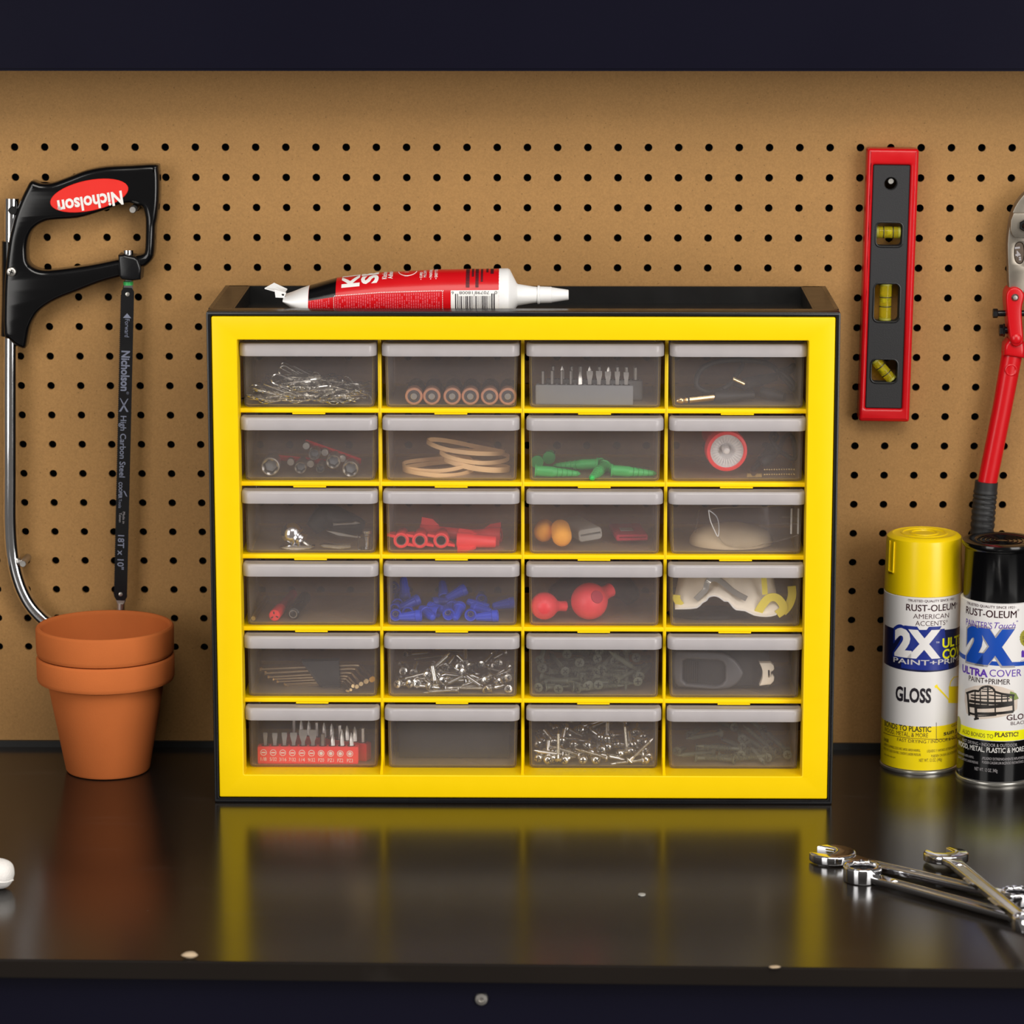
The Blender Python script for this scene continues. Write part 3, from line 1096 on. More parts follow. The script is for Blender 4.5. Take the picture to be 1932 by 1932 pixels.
def bar(x0, y0, x1, y1, wd, name='bench_picture'):
    dx, dy = x1 - x0, y1 - y0
    L_ = math.hypot(dx, dy)
    nx, ny = -dy / L_ * wd / 2, dx / L_ * wd / 2
    return [(x0 + nx, y0 + ny), (x1 + nx, y1 + ny), (x1 - nx, y1 - ny), (x0 - nx, y0 - ny)]


bp = MB()
arch = [(1823, 1308), (1838, 1303), (1848, 1304), (1850, 1299), (1857, 1295.5), (1866, 1295), (1874, 1299), (1877, 1305), (1890, 1309), (1914, 1312)]
bars = [bar(*arch[i], *arch[i + 1], 4.2) for i in range(len(arch) - 1)]
bars += [bar(1826, 1309, 1829, 1350, 3.5), bar(1841, 1330, 1842, 1357, 5), bar(1838, 1357, 1847, 1355, 4), bar(1911, 1311, 1912, 1342, 3.5), bar(1864, 1296, 1864, 1334, 3), bar(1877, 1305, 1878, 1350, 2.5),
         bar(1829, 1322, 1911, 1325, 5), bar(1828, 1330, 1865, 1333, 7), bar(1842, 1334, 1911, 1328, 6), bar(1829, 1345, 1845, 1349, 4), bar(1843, 1351, 1880, 1349, 2.5), bar(1843, 1346, 1912, 1342, 5),
         bar(1832, 1311, 1862, 1312, 2.4), bar(1832, 1316, 1905, 1318, 2.4), bar(1866, 1311, 1905, 1314, 2.4), bar(1852, 1304, 1874, 1305, 2.2), bar(1853, 1300, 1870, 1300, 1.5), bar(1840, 1304, 1840, 1330, 2.2), bar(1850, 1304, 1850, 1330, 2.2), bar(1890, 1309, 1890, 1330, 2.2), bar(1901, 1311, 1901, 1330, 2.2)]
bo = BC.shape('bench_picture', [[BC.th(*q) for q in bq] for bq in bars], M['bench_print'], body, 0.00014, 0.000004)
bo['kind'] = 'stuff'

# ---------------------------------------------------------------- adhesive tube in the tray
ty = 0.046
xs0 = Q(503, 545, ty).x
TX = lambda px: Q(px, 548, ty).x
axz = 0.3919 + 0.0212
tube = thing('adhesive_tube', 'red and white adhesive tube lying in the tray on the yellow drawer unit', 'tube', T(TX(640), ty, 0.3919))
ox = TX(640)


def tsec(px, hz, hy, cz):
    x = TX(px) - ox
    n = 120
    return [(x, -hy * math.cos(2 * PI * i / n), cz + hz * math.sin(2 * PI * i / n)) for i in range(n)]


def tspec(px):
    """half height, half width and centre height of the squeezed tube at a measured place"""
    keys = [(537, 0.0024, 0.0215, 0.0185), (552, 0.0066, 0.0212, 0.0168), (570, 0.0108, 0.0212, 0.0158), (584, 0.0132, 0.0212, 0.0155), (636, 0.0172, 0.0212, 0.0178), (720, 0.0195, 0.0212, 0.0199), (830, 0.0208, 0.0212, 0.0210), (942, 0.0212, 0.0212, 0.0213)]
    for a, b in zip(keys, keys[1:]):
        if px <= b[0]:
            t = max(0, (px - a[0]) / (b[0] - a[0]))
            return [a[i] + (b[i] - a[i]) * t for i in (1, 2, 3)]
    return list(keys[-1][1:])


def tsurf(px, a, e=0.0001):
    """a = angle from the side facing out (0) to the top (pi/2)"""
    hz, hy, cz = tspec(px)
    return Vector((TX(px) - ox, -(hy + e) * math.cos(a), cz + (hz + e) * math.sin(a)))


MB().rings([tsec(px, *tspec(px)) for px in (537, 544, 552, 561, 570, 577, 584.5)]).build('tail', M['white'], tube)
sl = MB().rings([tsec(px, *tspec(px)) for px in (584.4, 600, 618, 636, 660, 690, 720, 760, 800, 830, 880, 942)]).build('sleeve', M['red'], tube)
MB().add([tsurf(px, 0.26 + 2.2 * k / 40, 0.00008) for px in (585, 600, 618, 636) for k in range(41)],
         [(a * 41 + k, a * 41 + k + 41, a * 41 + k + 42, a * 41 + k + 1) for a in range(3) for k in range(40)]).build('black_panel', M['blackgloss'], sl)
# lower red of the fine print panel is a deeper red: a printed panel
sh2 = MB().lathe([(0.0212, TX(941.5) - ox), (0.0214, TX(944) - ox), (0.0214, TX(958) - ox), (0.0205, TX(962) - ox), (0.0095, TX(975) - ox), (0.0088, TX(977) - ox), (0.0068, TX(1006) - ox), (0.0066, TX(1012) - ox)], 40,
                 T(0, 0, 0.0213) @ RY(PI / 2))
sh2.build('shoulder', M['white'], tube)
MB().lathe([(0.0062, TX(1005) - ox), (0.0066, TX(1014) - ox), (0.0076, TX(1014.5) - ox), (0.0075, TX(1018) - ox), (0.0069, TX(1019) - ox), (0.0066, TX(1040) - ox), (0.0062, TX(1041) - ox), (0.0042, TX(1072) - ox), (0.0036, TX(1073) - ox), (0, TX(1073) - ox)], 28,
           T(0, 0, 0.0213) @ RY(PI / 2)).build('nozzle_cap', M['white'], tube)
# crimped tail end with its hanging hole
cr = MB()
pa, pb, pc_, pd = Q(500, 541, ty), Q(516, 537.5, ty), Q(541, 549, ty), Q(536, 551, ty)
mx_ = T(-ox, -ty, -0.3919)
cr.add([pa + Vector((0, -0.004, -0.0005)), pb + Vector((0, 0.006, 0.001)), pc_ + Vector((0, 0.006, 0.001)), pd + Vector((0, -0.004, -0.0005)),
        pa + Vector((0, -0.004, -0.0013)), pb + Vector((0, 0.006, 0.0002)), pc_ + Vector((0, 0.006, 0.0002)), pd + Vector((0, -0.004, -0.0013))],
       [(0, 1, 2, 3), (7, 6, 5, 4), (0, 4, 5, 1), (1, 5, 6, 2), (2, 6, 7, 3), (3, 7, 4, 0)], mx_)
cr.build('crimp', M['white'], tube, smooth=0)
fl2 = MB()
q = [Q(518, 546, ty - 0.012), Q(540, 552, ty - 0.012), Q(536, 562, ty - 0.012), Q(520, 561, ty - 0.012)]
L2 = [(v.x - ox, v.z - 0.3919) for v in q]
hc = Q(534, 555.5, ty - 0.012)
fl2.prism([L2, circ(hc.x - ox, hc.z - 0.3919, 0.0011, 12)], -0.0128, -0.0118)
fl2.build('hanging_flap', M['white'], tube, smooth=0)


def tube_text(s, px, w_px, a0, mat, bold=0.0, length=None, cap=None, flip=False, e=0.0002):
    """letters running up and over the tube; px = left edge of the line, w_px = cap height along the tube"""
    V_, F_, asp = glyphs(s, bold, 0.0, 0)
    hz = tspec(px)[0]
    La = asp * (w_px / 2350.0) / 0.0205 * (length or 1.0)
    return lettering(s, lambda x, y: tsurf(px + w_px - y * w_px, a0 + La * x, e), mat, sl, bold, 0.0, 60 if w_px > 20 else 0)


tube_text('KITCHEN', 646, 33, 0.66, M['whiteprint'], 0.035, 1.25)
tube_text('SEAL', 683, 31, 0.74, M['whiteprint'], 0.04, 1.3)
tube_text('Kitchen &', 722, 9, 0.92, M['whiteprint'], 0.02, 0.8)
tube_text('Adhesive', 733, 9, 0.92, M['whiteprint'], 0.02, 0.8)
tube_text('• CURED', 793, 5, 0.80, M['whiteprint'], 0.02, 0.9)
tube_text('MILDEW', 800, 5.5, 0.92, M['whiteprint'], 0.02, 0.9)
tube_text('• PAINTABLE', 811, 5.5, 0.80, M['whiteprint'], 0.02, 0.9)
tube_text('• EASY TO USE', 821, 5.5, 0.80, M['whiteprint'], 0.02, 0.9)
# round emblem on the tube, only its lower rim and tag show
em = MB()
em.tube([tsurf(770 + 17 * math.cos(a), 1.42 - 0.36 * math.sin(a), 0.0002) for a in [PI * k / 14 for k in range(15)]], 0.0003, 5)
em.build('emblem_ring', M['whiteprint'], sl)
MB().add([tsurf(764, 1.02), tsurf(772, 1.02), tsurf(772, 1.4), tsurf(764, 1.4)], [(0, 1, 2, 3)]).build('emblem_tag', M['silver_print'], sl)
# dotted frame, fine print and batch print
dt = MB()
for k in range(66):
    px = 634 + k * 3.12
    if px < 838:
        dt.add([tsurf(px, 0.28, 0.0002), tsurf(px + 1.5, 0.28, 0.0002), tsurf(px + 1.5, 0.32, 0.0002), tsurf(px, 0.32, 0.0002)], [(0, 1, 2, 3)])
for px in (632, 836):
    for k in range(10):
        a = 0.27 - k * 0.07
        dt.add([tsurf(px, a, 0.0002), tsurf(px + 1.2, a, 0.0002), tsurf(px + 1.2, a - 0.035, 0.0002), tsurf(px, a - 0.035, 0.0002)], [(0, 1, 2, 3)])
dt.build('dotted_frame', M['whiteprint'], sl, smooth=0)['kind'] = 'stuff'
def strip(mb, px0, px1, a0, a1, e):
    n = max(1, int(abs(a1 - a0) / 0.05))
    k0 = len(mb.v)
    for i in range(n + 1):
        a = a0 + (a1 - a0) * i / n
        mb.v += [tsurf(px0, a, e), tsurf(px1, a, e)]
    mb.f += [(k0 + 2 * i, k0 + 2 * i + 1, k0 + 2 * i + 3, k0 + 2 * i + 2) for i in range(n)]


fp = MB()
rnd = random.Random(4)
px = 588.0
while px < 832:
    if not (626 < px < 634):
        a = 0.23
        while a > -0.6:
            l_ = rnd.uniform(0.05, 0.16)
            if rnd.random() < 0.9:
                strip(fp, px, px + 1.9, a, a - l_, 0.00012)
            a -= l_ + 0.03
    px += 4.3
fp.build('fine_print', M['pinkprint'], sl, smooth=0)['kind'] = 'stuff'
bt = MB()
for px, wd, a0, a1 in ((880, 7, 0.42, 1.5), (891, 4, 0.9, 1.6), (898, 6, 0.42, 1.5), (908, 4, 0.65, 1.5), (918, 4, 1.15, 1.6), (926, 6, 1.05, 1.5)):
    a = a0
    while a < a1:
        bt.add([tsurf(px, a, 0.0002), tsurf(px + wd, a, 0.0002), tsurf(px + wd, a + 0.05, 0.0002), tsurf(px, a + 0.05, 0.0002)], [(0, 1, 2, 3)])
        a += 0.062
bt.build('batch_print', M['maroon_print'], sl, smooth=0)['kind'] = 'stuff'
bcode = MB().add([tsurf(px, a, 0.00016) for px in (852, 941.8) for a in [0.31 - 0.95 * k / 24 for k in range(25)]],
                 [(k, k + 1, k + 26, k + 25) for k in range(24)]).build('barcode_field', M['whiteprint'], sl)
bb2 = MB()
rnd = random.Random(9)
px = 860.0
while px < 933:
    wd = rnd.choice((0.8, 0.8, 1.5, 2.2))
    a0 = 0.18 if (px < 866 or px > 926 or 894 < px < 898) else 0.09
    strip(bb2, px, px + wd, a0, -0.6, 0.0002)
    px += wd + rnd.choice((0.8, 1.3, 1.9))
bb2.build('barcode_bars', M['black_print'], sl, smooth=0)['kind'] = 'stuff'
for s_, x0, x1 in (('0', 934, 939), ('70798', 897, 924), ('18008', 868, 893), ('6', 853.5, 857.5)):
    lettering(s_, lambda x, y: tsurf(x1 + (x0 - x1) * x, 0.27 - 0.12 * y, 0.0003), M['black_print'], sl)

# ---------------------------------------------------------------- hacksaw on its pegs
YS = 0.150      # front of the saw's handle
hs = thing('hacksaw', 'hacksaw with black pistol handle and chrome frame hanging on the pegboard', 'hacksaw', T(Q(150, 450, YS)))
O = Vector(hs.location)


def hc_(u, v, Y=YS):
    p = Q(u / 4.83, 280 + v / 4.83, Y) - O
    return (p.x, p.z)


def hpx(px, py, Y=YS):
    p = Q(px, py, Y) - O
    return (p.x, p.z)


outer = [(280, 300), (360, 322), (470, 318), (620, 265), (780, 205), (960, 172), (1200, 160), (1415, 150), (1440, 190), (1448, 300), (1445, 480), (1428, 640), (1412, 720), (1403, 940), (1380, 1020), (1320, 1080), (1290, 1085),
         (1260, 1125), (1075, 1182), (900, 1232), (700, 1310), (540, 1372), (430, 1430), (350, 1490), (300, 1560), (265, 1640), (245, 1740), (222, 1828), (140, 1800), (75, 1745), (28, 1690), (30, 1300), (48, 1050), (75, 840), (95, 750), (130, 610), (180, 480), (230, 375)]
inner = [(1200, 505), (1285, 535), (1315, 610), (1322, 700), (1315, 925), (1290, 970), (1220, 985), (1060, 1020), (800, 1072), (500, 1112), (380, 1116), (300, 1092), (252, 1045), (240, 970), (242, 880), (265, 790), (315, 720), (400, 672), (500, 655), (700, 640), (850, 600), (1000, 550), (1110, 512)]


def soft(L, n=3):
    return [tuple(p) for p in spline([hc_(*q) for q in L], n, True)]


h = MB().prism([soft(outer), soft(inner)], YS - O.y, YS - O.y + 0.020, 0.0045, 4, bb=0.003)
hd = h.build('handle', M['blackgloss'], hs, smooth=50)
# sleeve that clasps the tube
sv = MB().tube([Q(19, 455, 0.160) - O, Q(19, 560, 0.160) - O, Q(17, 634, 0.160) - O], 0.0070, 16)
sv.build('sleeve', M['blackgloss'], hs)
# red oval badge with white lettering
ec = hc_(813, 430)
ea, er = math.radians(20.5), None
ax = (Vector(hc_(1168, 352)) - Vector(hc_(458, 500))).length / 2
axv = (Vector(hc_(1168, 352)) - Vector(hc_(458, 500))).normalized()
ayv = Vector((-axv.y, axv.x))
ay = 0.0128
el = [tuple(Vector(ec) + axv * (ax * math.cos(2 * PI * k / 40)) + ayv * (ay * math.sin(2 * PI * k / 40))) for k in range(40)]
bd = MB().prism([el], YS - O.y - 0.0006, YS - O.y + 0.001, 0.0004, 1).build('badge', M['redprint'], hd)
b0 = Vector(hc_(1115, 425))
b1 = Vector(hc_(525, 505))
ub = (b1 - b0)
vb = Vector((ub.y, -ub.x)).normalized()
if vb.y > 0:
    vb = -vb
lettering('Nicholson', lambda x, y: (b0 + ub * x + vb * ((y - 0.30) * 0.0115 - 0.0 + 0.001 * x)).to_3d().xzy + Vector((0, YS - O.y - 0.0009, 0)), M['whiteprint'], hd, 0.03)
c0 = Vector(hc_(543, 545))
lettering('®', lambda x, y: (c0 - axv * (x - 0.5) * 0.003 - ayv * (y - 0.5) * 0.003).to_3d().xzy + Vector((0, YS - O.y - 0.0009, 0)), M['whiteprint'], hd)
# chrome tube frame
tp = [(22, 374), (21, 520), (20, 700), (20, 900), (20, 985), (24, 1045), (34, 1092), (50, 1130), (71, 1158), (98, 1179), (140, 1194), (185, 1200), (212, 1196)]
tb = MB().tube(spline([Q(a, b, 0.160) - O for a, b in tp], 4), 0.0061, 20)
tb.build('tube_frame', M['chrome'], hs)
hole = MB().lathe([(0, 0), (0.0030, 0), (0.0030, 0.0006), (0.0036, 0.0006), (0.0036, -0.001), (0, -0.001)], 16, T(Q(24, 397, 0.1535) - O) @ RX(PI / 2))
hole.build('locking_hole', M['dark'], hs)


def slot_screw(p, r, par, mat, cross=True, hgt=0.002):
    s_ = MB().lathe([(0, hgt), (r * 0.6, hgt), (r * 0.92, hgt * 0.7), (r, 0.0), (r, -0.002), (0, -0.002)], 20, T(p) @ RX(PI / 2))
    so = s_.build('screw', mat, par)
    if cross:
        c_ = MB()
        for a in (0.4, 0.4 + PI / 2):
            c_.box(-r * 0.5, r * 0.5, -hgt - 0.0002, -hgt + 0.0006, -r * 0.11, r * 0.11, T(p) @ RY(a))
        c_.build('cross_slot', M['dark'], so, smooth=0)
    return so


slot_screw(Q(21.5, 513, 0.1475) - O, 0.0040, hs, M['steel'])
# wing nut block at the foot of the handle
P_ = [hc_(*q) for q in ((1078, 970), (1140, 965), (1230, 985), (1265, 1010), (1292, 1090), (1285, 1195), (1200, 1205), (1110, 1195), (1085, 1160))]
MB().prism([P_], YS - O.y - 0.003, YS - O.y + 0.018, 0.0025, 3).build('tension_nut', M['blackplastic'], hs)
MB().lathe([(0, 0), (0.0045, 0), (0.0045, 0.004), (0, 0.004)], 16, T(Q(242, 480.5, 0.158) - O)).build('tension_rod', M['chrome'], hs)
MB().lathe([(0, -0.003), (0.0042, -0.003), (0.0042, 0.0), (0, 0.0)], 16, T(Q(242, 531, 0.158) - O)).build('washer', M['green'], hs)
# blade and its two holders
yb_ = 0.1575
bt_, bb_ = Q(241, 543, yb_) - O, Q(227.5, 1133, yb_) - O
ud = (bb_ - bt_)
LB = ud.length
ud.normalize()
un = Vector((-ud.z, 0, ud.x))
if un.x < 0:
    un = -un
MBd = Matrix((un, Vector((0, 1, 0)), -ud)).transposed().to_4x4()
MBd.translation = bt_
hwB = 0.0054
n_t = 150
lp_ = [(hwB - 0.002, 0), (-hwB + 0.002, 0), (-hwB, -0.003)]
for k in range(n_t):
    z = -0.006 - (LB - 0.012) * k / n_t
    lp_ += [(-hwB, z), (-hwB - 0.0008, z - (LB - 0.012) / n_t * 0.85)]
lp_ += [(-hwB, -LB + 0.003), (-hwB + 0.002, -LB), (hwB - 0.002, -LB), (hwB, -LB + 0.003), (hwB, -0.003)]
hl = [circ(0.0, -0.0055, 0.0016, 12), circ(0.0, -LB + 0.0055, 0.0016, 12)]
bl = MB().prism([lp_], 0.0, 0.0008, M=MBd).build('blade', M['blackplastic'], hs, smooth=0)
for z in (-0.0055, -LB + 0.0055):
    MB().lathe([(0, 0.0010), (0.0017, 0.0007), (0.0019, 0), (0, 0)], 14, MBd @ T(0, 0, z) @ RX(PI / 2)).build('pin', M['tin'], bl)
MB().prism([[(-0.0045, 0.0018), (0.0045, 0.0018), (0.0026, 0.010), (-0.0026, 0.010)]], 0.0004, 0.004, 0.0006, 1, M=MBd @ T(0, 0, -0.003)).build('blade_holder', M['chrome'], hs)
MB().prism([[(0.0045, -LB + 0.0005), (-0.0045, -LB + 0.0005), (-0.0030, -LB - 0.0035), (0.0030, -LB - 0.0035)]], 0.0006, 0.004, 0.0006, 1, M=MBd).build('blade_holder', M['tin'], hs)
MB().tube([MBd @ Vector((0, 0.003, -LB - 0.003)), MBd @ Vector((0, 0.003, -LB - 0.030))], 0.0036, 12).build('holder_rod', M['steel'], hs)


def blade_text(s, y0, y1, hpx_, off, mat, bold=0.0):
    z0, z1 = -(Q(232, y0, yb_) - Q(232, 543, yb_)).length, -(Q(232, y1, yb_) - Q(232, 543, yb_)).length
    hh = hpx_ / 2240.0
    lettering(s, lambda x, y: MBd @ Vector((off - hh / 2 + hh * y, -0.00015, z0 + (z1 - z0) * x)), mat, bl, bold)


P3 = [MBd @ Vector((x, -0.00015, -(Q(232, yy, yb_) - Q(232, 543, yb_)).length)) for x, yy in ((-0.0034, 600), (0.0036, 600), (0.0, 591))]
MB().add(P3, [(0, 1, 2)]).build('arrow', M['grey_print'], bl, smooth=0)
blade_text('Forward', 602, 636, 9, 0.0004, M['grey_print'])
blade_text('Nicholson', 662, 738, 16, -0.0002, M['grey_print'], 0.03)
blade_text('®', 739, 744, 5, 0.002, M['grey_print'])
xm = MB()
for a, b in (((-0.0042, 752), (0.0022, 777)), ((0.0024, 752), (-0.0042, 777))):
    za, zb_ = [-(Q(232, q, yb_) - Q(232, 543, yb_)).length for q in (a[1], b[1])]
    xm.add([MBd @ Vector(v) for v in ((a[0] - 0.0004, -0.00015, za), (a[0] + 0.0004, -0.00015, za), (b[0] + 0.0009, -0.00016, zb_), (b[0] - 0.0009, -0.00016, zb_))], [(0, 1, 2, 3)])
xm.build('cross_emblem', M['grey_print'], bl, smooth=0)
blade_text('High Carbon Steel', 785, 901, 11.5, -0.0009, M['grey_print'], 0.012)
blade_text('COOPER', 910, 941, 7, -0.0022, M['grey_print'], 0.03)
blade_text('Tools', 942, 959, 6, -0.0022, M['grey_print'])
xe = [-(Q(232, q, yb_) - Q(232, 543, yb_)).length for q in (926, 937)]
MB().add([MBd @ Vector(v) for v in ((0.0002, -0.00015, xe[0]), (0.0016, -0.00015, xe[0] - 0.0005), (0.0038, -0.00015, xe[1]), (0.0026, -0.00015, xe[1] + 0.0004))], [(0, 1, 2, 3)]).build('swoosh_emblem', M['grey_print'], bl, smooth=0)
blade_text('Made in', 966, 988, 5, 0.0012, M['silver_print'])
blade_text('Taiwan', 968, 986, 5, -0.0018, M['silver_print'])
blade_text('18T x 10"', 1010, 1075, 12.5, -0.0006, M['grey_print'], 0.012)


def peg(px, py, label, r=0.0031, yf=0.128):
    p = Q(px, py, yf)
    o = MB().lathe([(0, 0), (r - 0.0006, 0), (r, 0.0007), (r, YB + 0.008 - yf), (0, YB + 0.008 - yf)], 14, RX(-PI / 2)).build('peg', M['steel'], smooth=40)
    o.location = p
    tag(o, label, 'peg', 'steel pegs in the board')


peg(250, 396, 'round steel peg in the pegboard under the hacksaw grip', yf=0.1470)
peg(43, 1064, 'round steel peg in the pegboard inside the bend of the chrome saw frame', yf=0.149)

# ---------------------------------------------------------------- torpedo level
YL = 0.157
c_t, c_b = Q(1686, 281, YL), Q(1668, 796, YL)
lv = thing('spirit_level', 'short red spirit level with black face and three vials hanging on the pegboard', 'level', T((c_t + c_b) / 2))
ld = (c_b - c_t)
HL = ld.length / 2
ld.normalize()
lx = Vector((-ld.z, 0, ld.x))
lx = lx if lx.x > 0 else -lx
lv.matrix_world = Matrix.Translation((c_t + c_b) / 2) @ Matrix((lx, Vector((0, 1, 0)), -ld)).transposed().to_4x4()
inv = lv.matrix_world.inverted()


def lq(px, py, Y=YL):
    p = inv @ Q(px, py, Y)
    return (p.x, p.z)


wl = 0.0214
ix0, ix1 = -0.0162, 0.0146
iz0, iz1 = lq(1666, 771)[1], lq(1682, 311.5)[1]
MB().prism([rrect(-wl, wl, -HL, HL, 0.0022, 3), rrect(ix0, ix1, iz0, iz1, 0.001, 2)], 0.0, 0.0185, 0.0028, 3, bb=0.001).build('body', M['red'], lv)


def wrect(a, b, r):
    x0, z1 = lq(*a)
    x1, z0 = lq(*b)
    return rrect(min(x0, x1), max(x0, x1), min(z0, z1), max(z0, z1), r, 4)


hk = lq(1681, 347)
W1, W2_, W3 = wrect((1655, 421), (1701, 465), 0.0035), wrect((1651, 536), (1695, 607), 0.004), wrect((1645.5, 679), (1691.5, 722), 0.004)
blk_l = rrect(ix0 + 0.0002, ix1 - 0.0002, iz0 + 0.0002, iz1 - 0.0002, 0.001, 2)
web = MB().prism([blk_l, circ(hk[0], hk[1], 0.0052, 20), W1, W2_, W3], 0.0012, 0.0120, 0.0006, 1)
wo = web.build('face', M['blackmatte'], lv, smooth=30)
for Wn in (W1, W2_, W3):
    MB().prism([inset(Wn, -0.0014), Wn], 0.0004, 0.0016, 0.0005, 2).build('window_rim', M['blackplastic'], wo, smooth=40)


def vial(cx, cz, ang, L_, r, name='vial'):
    Mv = T(cx, 0.0070, cz) @ RY(ang)
    v = MB().lathe([(0, -L_ / 2), (r * 0.8, -L_ / 2), (r, -L_ / 2 + 0.0006), (r, L_ / 2 - 0.0006), (r * 0.8, L_ / 2), (0, L_ / 2)], 24, Mv).build(name, M['vial'], lv)
    for z in (-0.0040, 0.0040):
        MB().lathe([(r + 0.00005, z - 0.00035), (r + 0.00025, z - 0.00035), (r + 0.00025, z + 0.00035), (r + 0.00005, z + 0.00035)], 24, Mv).build('line', M['black_print'], v)
    MB().lathe([(0, -0.0022), (r * 0.45, -0.0016), (r * 0.55, 0), (r * 0.45, 0.0016), (0, 0.0022)], 14, Mv @ T(-r * 0.35 * math.cos(ang), -r * 0.3, 0.001)).build('bubble', M['bubble'], v)
    for s_ in (-1, 1):
        MB().lathe([(r * 0.92, s_ * L_ / 2 - s_ * 0.0012), (r * 1.05, s_ * L_ / 2 - s_ * 0.0012), (r * 1.05, s_ * L_ / 2 + s_ * 0.0006), (0, s_ * L_ / 2 + s_ * 0.0006)], 20, Mv).build('end_cap', M['seal_print'], v)


a1, a2, a3 = lq(1677, 440), lq(1672, 571), lq(1668, 700)
vial(a1[0], a1[1], PI / 2, 0.0190, 0.0049)
vial(a2[0], a2[1], 0.0, 0.0300, 0.0050)
vial(a3[0], a3[1], -0.72, 0.0215, 0.0045)
peg(1681, 342, 'small dark peg in the hanging hole of the red spirit level', 0.0028, 0.160)

# ---------------------------------------------------------------- bolt cutter
YC_ = 0.150
bc = thing('bolt_cutter', 'bolt cutter with red handles and steel jaws hanging at the right edge', 'bolt cutter', T(Q(1950, 600, YC_)))
OB = Vector(bc.location)
AX = 1957.0


def bq(px, py, Y=YC_):
    p = Q(px, py, Y) - OB
    return (p.x, p.z)


def mir(L):
    return [(2 * AX - x, y) for x, y in L][::-1]


jaw = [(1957, 352), (1944, 358), (1931, 368), (1918, 385), (1909, 405), (1904, 430), (1901, 460), (1902, 500), (1904, 545), (1910, 572), (1925, 566), (1936, 540), (1944, 510), (1950, 470), (1956, 430)]
recess = spline([(1916, 462), (1924, 457), (1931, 462), (1933, 480), (1930, 494), (1923, 498), (1916, 492), (1914, 478)], 3, True)
for mirror in (False, True):
    f = mir if mirror else (lambda L: L)
    J = f(jaw)
    holes = [] if mirror else [[bq(*q) for q in recess]]
    jo = MB().prism([[tuple(p) for p in spline([bq(*q) for q in J], 3, True)]] + holes, 0.0, 0.012, 0.0012, 2).build('jaw', M['forged'], bc, smooth=40)
    if not mirror:
        MB().prism([[tuple(p) for p in inset([bq(*q) for q in recess], -0.0004)]], 0.0012, 0.004).build('recess', M['rust'], jo, smooth=0)
        r0, r1 = Vector(bq(1920, 466)), Vector(bq(1922, 492))
        ur = r1 - r0
        vr = Vector((-ur.y, ur.x)).normalized() * 0.0042
        lettering('14"', lambda x, y: (r0 + ur * x - vr * (0.5 - y)).to_3d().xzy + Vector((0, 0.0009, 0)), M['silver_print'], jo, 0.03)
pl = [(1957, 401), (1911, 401), (1906, 415), (1905, 432), (1908, 442), (1914, 448), (1957, 448)]
pl2 = [bq(*q) for q in pl[:-1]] + [bq(2000, 448), bq(2008, 440), bq(2008, 410), bq(2003, 401)]
MB().prism([pl2], -0.0045, 0.0, 0.0009, 2).build('jaw_plate', M['forged'], bc, smooth=40)


def hexbolt(px, py, r, y, par=None, mat='blackplastic'):
    p = Q(px, py, YC_) - OB
    Mh = T(p.x, y, p.z)
    o_ = MB().prism([circ(0, 0, r, 6, 0.5)], -0.0035, 0.0, 0.0006, 1, M=Mh)
    o_.lathe([(0, 0.0062), (r * 0.3, 0.0058), (r * 0.5, 0.0045), (r * 0.55, 0.003), (0, 0.003)], 14, Mh @ RX(PI / 2))
    return o_.build('bolt', M[mat], bc, smooth=30)


